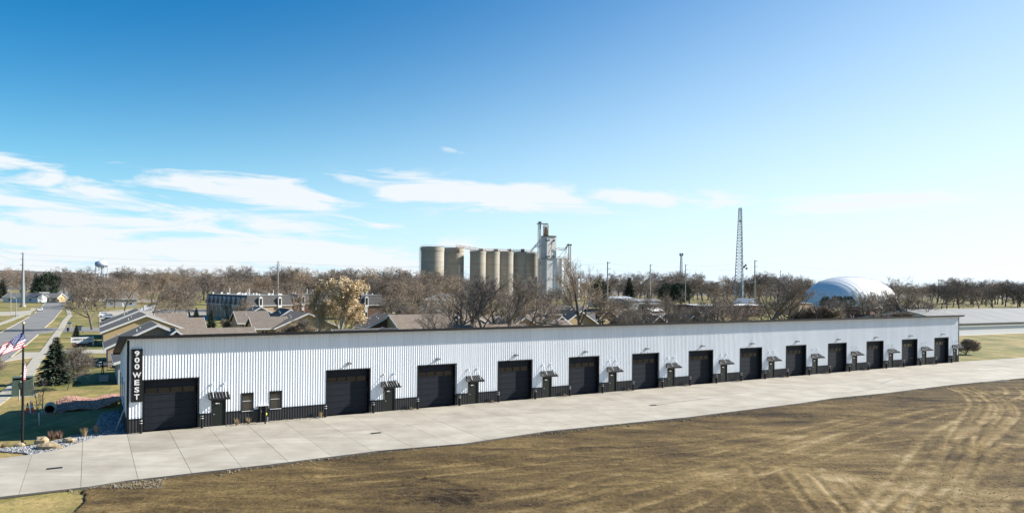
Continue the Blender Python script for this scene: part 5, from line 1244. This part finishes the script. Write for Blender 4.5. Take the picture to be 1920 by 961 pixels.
# headhouse
YH = 660; t = thing('grain_elevator', 'tall white concrete grain elevator headhouse beside the silo row', 'grain elevator', (0, 0, 0))
def blk(name, pxl, pxc, pxr, yt, yb, Y, m='silow', depth=1.0):
    """rectangular tower seen on its corner: left face shaded, right face lit"""
    A = ip(pxl, 535, Y + 8); B = ip(pxc, 535, Y); C = ip(pxr, 535, Y + 5); D = A + (C - B); zt_ = zat(pxc, yt, Y); zb = zat(pxc, yb, Y) if yb else -.2
    mb = MB(); mb.prism([(B.x, B.y), (C.x, C.y), (D.x, D.y), (A.x, A.y)], zb, zt_); return mb.build(name, M[m], t), zt_
blk('lower_block', 1009, 1025, 1044, 484.5, None, YH)
o, zt2 = blk('tower_block', 1012.5, 1025, 1042.5, 442.5, 484.5, YH + .5)
blk('roof_slab', 1012, 1025, 1043, 441.2, 442.6, YH - .3, 'wains'); blk('ledge', 1008.5, 1025, 1044.5, 483.6, 484.6, YH - .6, 'greyroof')
for px, py in ((1024, 450), (1029.5, 450), (1039, 450.5), (1024, 480.5), (1029.5, 480.5), (1038, 481)):
    a = ip(px, py, YH - .4 + max(0, px - 1025.5) * .33 + max(0, 1025.5 - px) * .65); mb = MB(); mb.box(a.x - .7, a.x + .7, a.y - .6, a.y + .3, a.z - .8, a.z + .8); mb.build('window', M['glass'], t)
for L in (((1028, 476), (1036, 456)), ((1027, 460), (1035, 456)), ((1026, 498), (1034, 494)), ((1034, 457), (1034, 484))):
    a = ip(*L[0], YH - .6); b = ip(*L[1], YH + .4); mb = MB(); mb.tube([a, b], .25, 5); mb.build('spout', M['rust'], t)
for k, (pxc, r) in enumerate(((1050, 6.3), (1061, 6.0))):
    p = deep(pxc, 672 + k * 8); rr_ = r / FPX * 672; mb = MB(); cyl(mb, p.x, p.y, rr_, -.2, zat(pxc, 485.5, 672), 28); o = mb.build('silo_barrel', M['silow'], t)
for k, (pxc, r) in enumerate(((1013, 4), )):
    p = deep(pxc, 668); mb = MB(); cyl(mb, p.x, p.y, r / FPX * 668, -.2, zat(pxc, 484.5, 668), 24); mb.build('silo_barrel', M['silow'], t)
# bucket-elevator legs and lattice on top
def lattice(mb, c, w, z0, z1, n, r=.16, w1=None):
    w1 = w if w1 is None else w1
    def P(k, z): f = (z - z0) / (z1 - z0); ww = w + (w1 - w) * f; sx, sy = ((-1, -1), (1, -1), (1, 1), (-1, 1))[k]; return Vector((c[0] + sx * ww / 2, c[1] + sy * ww / 2, z))
    for k in range(4): mb.tube([P(k, z0), P(k, z1)], r, 4)
    for i in range(n):
        za, zb = z0 + (z1 - z0) * i / n, z0 + (z1 - z0) * (i + 1) / n
        for k in range(4): j = (k + 1) % 4; mb.tube([P(k, zb), P(j, zb)], r * .7, 3); mb.tube([P(k, za), P(j, zb)], r * .7, 3)
c1 = ip(1010.5, 535, YH); mb = MB(); lattice(mb, (c1.x, c1.y - 1), 2.6, 0, zat(1013, 419, YH), 30, .2); mb.build('leg_tower', M['steel'], t)
mb = MB(); mb.tube([(c1.x + .5, c1.y - 1, 0), (c1.x + .5, c1.y - 1, zat(1013, 419, YH))], .6, 6); mb.build('elevator_leg', M['silow'], t)
c2 = ip(1022.5, 535, YH + 4); mb = MB(); lattice(mb, (c2.x, c2.y), 4.6, zt2, zat(1022, 421, YH), 7, .2); mb.build('head_frame', M['rust'], t)
for dx_, w_ in ((-1.2, .9), (.8, 1.1), (2.0, .6)): mb = MB(); mb.tube([(c2.x + dx_, c2.y, zt2), (c2.x + dx_ * .6, c2.y, zat(1022, 425, YH))], [w_, w_ * .6], 7); mb.build('distributor', M['rust'], t)
a = ip(1006.5, 419, YH); b = ip(1027.5, 419.5, YH); mb = MB(); mb.box(a.x, b.x, c1.y - 2, c1.y + 1, a.z - .5, a.z + .2); mb.build('head_platform', M['rust'], t)
mb = MB(); mb.box(c1.x - 1.2, c1.x + 1.8, c1.y - 2, c1.y, a.z, a.z + 1.8); mb.build('head_cover', M['steel'], t)
mb = MB(); beam(mb, ip(995, 472, 672), ip(1014, 451, YH - 1), .9); beam(mb, ip(1002, 463, YH - 1), ip(1020, 464, YH - 1), .5); mb.build('conveyor', M['tower'], t)
mb = MB(); beam(mb, ip(1041, 467, YH + 4), ip(1058, 469, YH + 8), .5); beam(mb, ip(1058, 469, YH + 8), ip(1067, 459, YH + 9), .5)
for q_ in (1046, 1056, 1060): mb.tube([ip(q_, 484, YH + 5), ip(1063, 462, YH + 9)], .18, 4)
beam(mb, ip(1041, 484.5, YH + 4), ip(1068, 485.5, YH + 8), .5); mb.build('conveyor', M['rust'], t)
c3_ = ip(1067.5, 535, YH + 9); mb = MB(); lattice(mb, (c3_.x, c3_.y), 2.2, 0, zat(1067, 459, YH), 22, .2); mb.build('leg_tower', M['rust'], t)
mb = MB(); mb.box(c3_.x - 2.8, c3_.x + 2, c3_.y - 1, c3_.y + 1, zat(1067, 459, YH), zat(1067, 456.5, YH)); mb.build('head_cover', M['steel'], t)
c_ = deep(1082, 640); mb = MB(); cyl(mb, 0, 0, 2.2, 0, zat(1082, 522, 640), 20); o = mb.build('small_bin', M['silow']); o.location = c_; tag(o, 'small white bin right of the grain elevator behind branches', 'bin')
# ------------------------------------------------------------------ water tower
YW = 1200; p = deep(190.5, YW); t = thing('water_tower', 'white water tower with round tank on slim legs above the left woods', 'water tower', (p.x, p.y, 0))
zc_ = zat(190, 495.5, YW); mb = MB(); mb.tube([(0, 0, zc_ - 6), (0, 0, zc_ - 4.5), (0, 0, zc_ - 2), (0, 0, zc_ + 1), (0, 0, zc_ + 4), (0, 0, zc_ + 6), (0, 0, zc_ + 7)], [3, 6.5, 9, 9.4, 8, 5, 1.5], 28); mb.build('tank', M['tank'], t, True)
mb = MB(); mb.tube([(0, 0, zc_ - 1.8), (0, 0, zc_ - .6)], 10.4, 28, cap=True); mb.build('balcony', M['tower'], t)
for k in range(8): w = 2 * PI * k / 8 + .2; mb = MB(); mb.tube([(9.6 * math.cos(w), 9.6 * math.sin(w), 0), (9.2 * math.cos(w), 9.2 * math.sin(w), zc_ - 1)], .5, 6); mb.build('leg', M['tank'], t)
mb = MB(); mb.tube([(0, 0, 0), (0, 0, zc_ - 5)], 1.4, 10); mb.build('riser', M['tank'], t)
mb = MB(); [mb.tube([(x_, 0, zc_ + 6.5), (x_, 0, zc_ + 9.5 + abs(x_) % 2)], .18, 4) for x_ in (-2.2, 0, 1.9)]; mb.build('antennas', M['tower'], t)
mb = MB(); mb.blob((-4.4, -7.2, zc_ + 1.8), (3.2, 1.4, 3.0), 1, .02, 14); mb.build('painted_emblem', M['bluesign'], t, True)  # blue patch puts the shade on the tank's left side into colour
# ------------------------------------------------------------------ lattice towers
YT = 450; p = deep(1387.5, YT); zt3 = zat(1387, 390, YT); t = thing('lattice_tower', 'tall three legged steel lattice tower tapering upwards with small dishes', 'tower', (p.x, p.y, 0), .25)
mb = MB(); mbb = MB(); nseg = 34; zz0 = 0
def L3(k, z): f = z / zt3; r = (3.9 * (1 - f) + 1.25 * f) * .95; w = 2 * PI * k / 3 + .35; return Vector((r * math.cos(w), r * math.sin(w), z))
for k in range(3): m_ = MB(); m_.tube([L3(k, 0), L3(k, zt3 * .5), L3(k, zt3)], [.30, .24, .17], 6); m_.build('leg', M['tower'], t)
zs = [zt3 * (1 - (1 - i / nseg) ** 1.25) for i in range(nseg + 1)]
for i in range(nseg):
    for k in range(3):
        j = (k + 1) % 3; mbb.tube([L3(k, zs[i + 1]), L3(j, zs[i + 1])], .12, 3); a, b = (k, j) if i % 2 else (j, k); mbb.tube([L3(a, zs[i]), L3(b, zs[i + 1])], .12, 3)
mbb.build('bracing', M['tower'], t)
for z_, x_ in ((zat(1387, 497, YT), 2.6), (zat(1387, 503, YT), 3.2), (zat(1387, 500, YT), 1.5), (zat(1387, 415, YT), -1.6)):
    m_ = MB(); m_.tube([(x_, -1.6, z_), (x_ + .1, -2.1, z_)], [.6, .75], 10); m_.build('dish_antenna', M['wains'], t)
p = deep(1277, 800); t = thing('antenna_mast', 'slim pale cell mast with antenna cluster far behind the round evergreens', 'mast', (p.x, p.y, 0)); zt4 = zat(1277, 477, 800)
mb = MB(); lattice(mb, (0, 0), 4.5, 0, zt4, 22, .22, 1.2); mb.build('mast', M['tower'], t)
for k in range(6): w = PI * k / 3; mb = MB(); mb.box(1.8 * math.cos(w) - .3, 1.8 * math.cos(w) + .3, 1.8 * math.sin(w) - .3, 1.8 * math.sin(w) + .3, zt4 - 1.5, zt4 + 1.6); mb.build('antenna', M['tower'], t)
# ------------------------------------------------------------------ utility poles and wires
tops = []
for k, (px, ytop, Y, mt, r0_, lb) in enumerate(((43, 473, 348, 'steel', .78, 'thick tapered steel transmission pole on the left verge'), (521, 489, 456, 'pole', .42, 'slim transmission pole rising behind the apartment block'), (860, 497, 300, 'pole', .26, 'slim pole with brackets before the second silo'),
                      (1139, 490, 330, 'pole', .36, 'slim pole right of the tall lone tree'), (1219, 495, 420, 'pole', .36, 'slim pole left of the round evergreens'), (1285, 495, 445, 'pole', .36, 'slim pole right of the cell mast'),
                      (1415, 487, 368, 'pole', .36, 'dark slim pole right of the lattice tower'), (1463, 507, 520, 'pole', .3, 'short far pole behind the broad bare tree'), (1760, 524, 700, 'pole', .35, 'tiny far pole in the right skyline'))):
    p = deep(px, Y); zt_ = zat(px, ytop, Y); t = thing('utility_pole', lb, 'utility pole', (p.x, p.y, 0)); mb = MB(); mb.tube([(0, 0, -.2), (0, 0, zt_)], [r0_ * (1.25 if k == 0 else 1), r0_ * (.42 if k == 0 else .7)], 10); mb.build('pole', M[mt], t)
    if k == 0: mb = MB(); mb.tube([(0, 0, -.2), (0, 0, .6)], 1.35, 12); mb.build('foundation', M['walk'], t)
    for z_ in (.6, 3.4, 6.2):
        sd = -1 if k == 0 else 1; mb = MB(); mb.tube([(0, 0, zt_ - z_), (sd * 1.5, 0, zt_ - z_ + .2)], [.12, .07], 5); mb.build('insulator_arm', M['tower'], t)
    tops.append((p, zt_, k))
def wire(a, b, sag, lb):
    mb = MB(); P = []
    for i in range(17): f = i / 16; q_ = a.lerp(b, f); P.append((q_.x, q_.y, q_.z - 4 * sag * f * (1 - f)))
    mb.tube(P, .035, 3); o = mb.build('power_line', M['tower']); tag(o, lb, 'power line')
seq = [0, 1, 2, 3, 4, 5, 6, 8]; nm = ['left steel pole', 'apartment block pole', 'silo pole', 'lone tree pole', 'evergreen pole', 'mast pole', 'dark pole', 'far right pole']
lev = ['top', 'middle', 'lowest']
for i in range(len(seq) - 1):
    A, B = tops[seq[i]], tops[seq[i + 1]]
    for j, z_ in enumerate((.6, 3.4, 6.2)):
        wire(A[0] + Vector((1.4 if i else -1.4, 0, A[1] - z_)), B[0] + Vector((1.4, 0, B[1] - z_)), 1.2, f'{lev[j]} power line strung between the {nm[i]} and the {nm[i+1]}')
for j, yy in enumerate((444, 463, 482)):
    a = ip(-60, yy - 20, 200); A = tops[0]; wire(a, A[0] + Vector((-1.4, 0, A[1] - (.6, 3.4, 6.2)[j])), 2.0, f'{lev[j]} power line coming in from the left edge to the steel pole')
# street lamps and signs at the far left
for px, pb, yt, lb, m in ((20, 586, 544, 'pale wooden street lamp pole at the left edge of the verge', 'pole'), (30, 594, 558, 'green grey lamp post left of the white car', 'tower'), (114, 560, 530, 'far street lamp beside the end of the road', 'pole'), (505, 628, 602, 'lamp post in front of the brown duplex wing', 'tower'), (498, 627, 614, 'short garden lamp before the tan gable', 'tower'), (875, 600, 565, 'street lamp among the dark trunks', 'tower'), (1092, 612, 572, 'white lamp head on a post behind the lone tree trunk', 'tower'), (1878, 573, 545, 'lamp post on the lawn at the far right', 'tower'), (955, 606, 570, 'street lamp between the leaning trunks', 'tower')):
    p = at(px, pb); h = zat(px, yt, p.y); t = thing('street_lamp', lb, 'street lamp', (p.x, p.y, -.1)); mb = MB(); mb.tube([(0, 0, 0), (0, 0, h)], [.16, .1], 8); mb.build('post', M[m], t)
    mb = MB(); mb.tube([(0, 0, h - .1), (-1.0, 0, h + .2)], .06, 5); mb.box(-1.5, -.8, -.15, .15, h + .12, h + .3); mb.build('lamp_head', M['white'], t)
c = at(154, 646); t = thing('neighbourhood_sign', 'low white sign reading LIBERTY PLACE on a brown base among dry plants', 'sign', (c.x, c.y, -.15), .62)
mb = MB(); mb.box(-1.9, 1.9, -.15, .15, .65, 1.65); mb.build('sign_board', M['white'], t)
mb = MB(); mb.box(-.95, .95, -.2, -.16, .48, .62); mb.build('name_plate', M['white'], t)
mb = MB(); mb.box(-1.7, 1.6, -.14, .14, 0, .649); mb.build('base', M['brickd'], t)
mb = MB(); mb.box(1.75, 1.95, -.2, .2, 0, 1.75); mb.build('post', M['white'], t)
me_ = text_mesh('LIBERTY PLACE', .46, .01, .006); me_.materials.clear(); me_.materials.append(M['lettergr']); o = link('lettering', me_, t); o.rotation_euler = (PI / 2, 0, 0); o.location = (-.05, -.165, 1.22); o.scale = (.98, 1.1, 1)
tuft('ornamental_grass', 'tan grass clump right of the Liberty Place sign', 'plant', at(179, 645, -.1), 1.1, .5, 140, M['straw'], 5)
for k, px in enumerate((138, 147, 156, 165)): tuft('dry_shrub', f'low reddish shrub under the Liberty Place sign, {ORD[k]} from the left', 'plant', at(px, 649, -.1), .5, .6, 90, M['redtw'], px)
c = at(130, 613); t = thing('street_sign', 'small blue and white notice sign beside the sidewalk', 'sign', (c.x, c.y, -.15)); mb = MB(); mb.box(-.55, .55, -.03, .03, .9, 1.5); mb.build('panel', M['bluesign'], t); mb = MB(); [mb.box(x_, x_ + .06, -.02, .02, 0, .9) for x_ in (-.5, .44)]; mb.build('posts', M['white'], t)
mb = MB(); mb.box(-.55, .55, -.04, -.031, .9, 1.1); mb.build('lower_band', M['white'], t)
c = at(150, 622); t = thing('mailbox_kiosk', 'dark mailbox kiosk under a small roof beside the spruce', 'mailbox', (c.x, c.y, -.15)); mb = MB(); mb.box(-.6, .6, -.25, .25, .5, 1.5); mb.build('boxes', M['sidinggr'], t); mb = MB(); mb.box(-.75, .75, -.5, .5, 1.55, 1.68); mb.build('roof', M['wains'], t); mb = MB(); [mb.box(x_, x_ + .08, -.04, .04, 0, 1.55) for x_ in (-.7, .62)]; mb.build('posts', M['wains'], t)
c = at(127.5, 620); t = thing('litter_bin', 'small black litter bin beside the parking lane', 'litter bin', (c.x, c.y, -.08)); mb = MB(); mb.tube([(0, 0, 0), (0, 0, .85)], [.24, .3], 10); mb.build('bin', M['black'], t); mb = MB(); mb.tube([(0, 0, .86), (0, 0, .95)], [.32, .2], 10); mb.build('lid', M['wains'], t)
for px, pb, lb, m in ((88.5, 673, 'small pale yellow hydrant like post beside the sidewalk', 'yellow'), (102.5, 683, 'small white post before the spruce', 'white')):
    c = at(px, pb, -.15); mb = MB(); mb.tube([(0, 0, 0), (0, 0, .55), (0, 0, .62), (0, 0, .75)], [.12, .12, .16, .05], 8); mb.box(-.2, .2, -.05, .05, .38, .46); o = mb.build('hydrant', M[m]); o.location = c; tag(o, lb, 'hydrant')
# things in the shade behind the corner
c = at(200, 686); t = thing('picnic_table', 'pale picnic table standing in the shade of the near house', 'table', (c.x, c.y, -.15), .2)
mb = MB(); mb.box(-1, 1, -.4, .4, .72, .78); mb.build('tabletop', M['sidinggr'], t); [MB_.build('bench', M['sidinggr'], t) for MB_ in []]
for s_ in (-1, 1): mb = MB(); mb.box(-1, 1, s_ * .75 - .13, s_ * .75 + .13, .42, .47); mb.build('bench', M['sidinggr'], t)
for s_ in (-.8, .8): mb = MB(); mb.tube([(s_, -.8, 0), (s_, -.2, .72)], .05, 4); mb.tube([(s_, .8, 0), (s_, .2, .72)], .05, 4); mb.box(s_ - .04, s_ + .04, -.8, .8, .36, .42); mb.build('leg', M['wains'], t)
c = at(208, 699); t = thing('swing_frame', 'dark A frame stand on the lawn beside the near house', 'swing', (c.x, c.y, -.15), .3)
for s_ in (-1, 1): mb = MB(); mb.tube([(s_, -.6, 0), (s_, 0, 1.7)], .06, 5); mb.tube([(s_, .6, 0), (s_, 0, 1.7)], .06, 5); mb.build('leg_pair', M['black'], t)
mb = MB(); mb.tube([(-1.1, 0, 1.7), (1.1, 0, 1.7)], .06, 6); mb.build('crossbar', M['black'], t)
mb = MB(); mb.box(-.45, .45, -.25, .25, .5, .56); mb.tube([(-.4, 0, .5), (-.4, 0, 1.7)], .02, 4); mb.tube([(.4, 0, .5), (.4, 0, 1.7)], .02, 4); mb.build('seat', M['wains'], t)
c = at(196, 712); t = thing('storage_bench', 'pale blue storage box in the deep shade beside the near house', 'box', (c.x, c.y, -.15), .3); mb = MB(); mb.box(-.5, .5, -.3, .3, 0, .65); mb.build('box', M['sidinggr'], t); mb = MB(); mb.box(-.54, .54, -.34, .34, .655, .72); mb.build('lid', M['tower'], t)
# ------------------------------------------------------------------ air dome
YD = 470; c = deep(1594, YD + 18); t = thing('air_dome', 'large white air supported sports dome with ribbed fabric and blue shaded end', 'dome', (c.x, c.y, 0), math.radians(33))
La, Wa, Ha = 35.5, 24, zat(1600, 517.5, YD)
mb = MB(); nu_, nv_ = 48, 20; vv = []
for i in range(nu_ + 1):
    f = -1 + 2 * i / nu_; env = (1 - abs(f) ** 2.6) ** .5 if abs(f) < 1 else 0; ridg = 1 + (.005 if i % 2 else 0)
    vv.append([Vector((f * La, Wa * env ** .8 * math.cos(PI * j / nv_), Ha * env * math.sin(PI * j / nv_) ** .8 * ridg)) for j in range(nv_ + 1)])
for i in range(nu_):
    for j in range(nv_): mb.poly([vv[i][j], vv[i + 1][j], vv[i + 1][j + 1], vv[i][j + 1]])
mb.build('fabric_shell', M['dome'], t)
for i in range(4, nu_ - 3, 2): mb = MB(); mb.tube([p_ * 1.002 for p_ in vv[i]], .10, 4, cap=False); mb.build('cable', M['dome'], t)
mb = MB(); mb.tube([(-5, 0, Ha), (-5, 0, Ha + 2.6)], .12, 5); mb.build('vent_mast', M['white'], t)
# ------------------------------------------------------------------ vehicles
def car(kind, px, pb, yaw, m, label, group=None, loc=None):
    p = loc or at(px, pb); t = thing('parked_car' if kind != 'truck' else 'box_truck', label, 'car' if kind != 'truck' else 'truck', (p.x, p.y, -.07), yaw, group)
    if kind == 'truck':
        mb = MB(); mb.box(-3, 1.6, -1.1, 1.1, .7, 3.1); mb.build('cargo_box', M[m], t); mb = MB(); mb.hexa([(1.65, -1, .5), (3.2, -1, .5), (3.2, 1, .5), (1.65, 1, .5), (1.65, -.95, 2.3), (2.5, -.95, 2.3), (2.5, .95, 2.3), (1.65, .95, 2.3)]); mb.build('cab', M[m], t)
        mb = MB(); mb.hexa([(2.62, -.85, 1.5), (2.95, -.85, 1.5), (2.95, .85, 1.5), (2.62, .85, 1.5), (2.5, -.85, 2.15), (2.62, -.85, 2.15), (2.62, .85, 2.15), (2.5, .85, 2.15)]); mb.build('windscreen', M['glass'], t); wr, wx = .45, (-1.9, 2.3)
    else:
        hh = 1.45 if kind == 'car' else 1.75; L_ = 2.25
        prof = [(-L_, .35), (-L_, .85), (-L_ + .15, .95), (-1.35 if kind == 'car' else -2.0, 1.0), (-.85 if kind == 'car' else -1.85, hh), (.35, hh), (1.05, .98), (2.0, .85), (L_, .7), (L_, .35)]
        mb = MB(); n = len(prof)
        Lf = [(x_, -.88 if z_ < 1.2 else -.7, z_) for x_, z_ in prof]; Rt = [(x_, .88 if z_ < 1.2 else .7, z_) for x_, z_ in prof]
        mb.poly(Lf); mb.poly(Rt[::-1])
        for k in range(n): j = (k + 1) % n; mb.poly([Lf[j], Lf[k], Rt[k], Rt[j]])
        mb.build('body', M[m], t)
        mb = MB(); xb = -1.2 if kind == 'car' else -1.8
        for s_ in (-1, 1): q_ = [(xb, s_ * .86, 1.03), (.9, s_ * .86, 1.03), (.3, s_ * .73, hh - .08), (xb + .35, s_ * .73, hh - .08)]; mb.poly(q_ if s_ < 0 else q_[::-1])
        mb.build('side_windows', M['glass'], t)
        mb = MB(); mb.poly([(1.06, -.72, 1.02), (1.06, .72, 1.02), (.42, .62, hh - .05), (.42, -.62, hh - .05)]); mb.build('windscreen', M['glass'], t)
        mb = MB(); a_ = -1.4 if kind == 'car' else -2.03; b_ = -.92 if kind == 'car' else -1.9; mb.poly([(a_, .72, 1.04), (a_, -.72, 1.04), (b_, -.62, hh - .06), (b_, .62, hh - .06)]); mb.build('rear_window', M['glass'], t)
        for s_ in (-1, 1): mb = MB(); mb.box(L_ - .03, L_ + .02, s_ * .65 - .16, s_ * .65 + .16, .6, .74); mb.build('headlight', M['letter'], t); mb = MB(); mb.box(-L_ - .02, -L_ + .03, s_ * .68 - .14, s_ * .68 + .14, .7, .88); mb.build('tail_light', M['carr'], t)
        wr, wx = .33, (-1.4, 1.4)
    for x_ in wx:
        for s_ in (-1, 1): mb = MB(); mb.tube([(x_, s_ * .9, wr), (x_, s_ * .7, wr)], wr, 12); mb.build('wheel', M['tyre'], t)
RD = math.atan2(VD.y, VD.x)
car('car', 75, 582.5, RD, 'carw', 'white saloon car driving away along the road')
G1 = 'vehicles parked beside the tan gabled house'
car('suv', 198, 594, YAW, 'carw', 'white car, farthest in the short row beside the tan gabled house', G1); car('suv', 207, 597.5, YAW, 'cars', 'silver car in the middle of the row beside the tan gabled house', G1); car('car', 205, 603, YAW, 'cark', 'dark car nearest in the row beside the tan gabled house', G1)
car('truck', 278, 586, YAW + PI, 'carw', 'white box trailer parked behind the tan gable'); car('suv', 300, 590, YAW, 'carw', 'white car under the spreading bare tree'); car('suv', 309, 588, YAW, 'cars', 'silver car right of the white one under the bare tree')
for k, (px, m, lb) in enumerate(((724, 'cars', 'silver van, first of the vehicles right of the dark apartment block'), (737, 'carw', 'white van in the row right of the dark apartment block'), (752, 'carw', 'white car in the middle of the row before the fan shaped trees'), (764, 'cars', 'silver car right in the row before the fan shaped trees'), (775, 'carw', 'white car at the right end of the row before the fan shaped trees'))):
    car('suv', px, 584, YAW, m, lb, 'vehicles parked right of the dark apartment block', loc=deep(px, 262))
car('suv', 1139, 594, YAW + PI, 'cark', 'black car parked on the drive beside the tan gabled house'); car('car', 1146, 560, 0, 'cark', 'small dark car left of the red one by the warehouses'); car('suv', 1165, 562, 0, 'carr', 'dark red car before the low warehouses')
for k, px in enumerate((1588, 1596, 1604)): car('suv', px, 580, YAW, ('carw', 'cars', 'carw')[k], f'pale car below the air dome, {ORD[k]} from the left', 'cars parked below the air dome', loc=deep(px, 300))
for k, px in enumerate((108, 122, 131)): car('suv', px, 558, RD, ('cars', 'carw', 'cark')[k], ('silver car parked at the far end of the road', 'white car parked at the far crossing', 'dark car right at the far crossing')[k], loc=deep(px, 430 + k * 10))
# pavements between the houses
strip('lane', [(1000, 603), (1150, 598), (1330, 604)], [(1000, 612), (1150, 603), (1330, 612)], -.09, M['walk'])
strip('garage_drive', [(1005, 606), (1035, 605)], [(1005, 615), (1060, 615)], -.08, M['walk'])
# play hoop on the green
c = deep(690, 200); mb = MB(); mb.tube([(1.6 * math.cos(w), 0, 1.6 * math.sin(w)) for w in [PI * k / 12 for k in range(13)]], .07, 5); o = mb.build('climbing_hoop', M['steel']); o.location = c; tag(o, 'arched metal climbing hoop on the green beside the dark apartment block', 'play equipment')
print('done', sum(len(o.data.polygons) for o in bpy.data.objects if o.type == 'MESH' and o.data.users == 1))
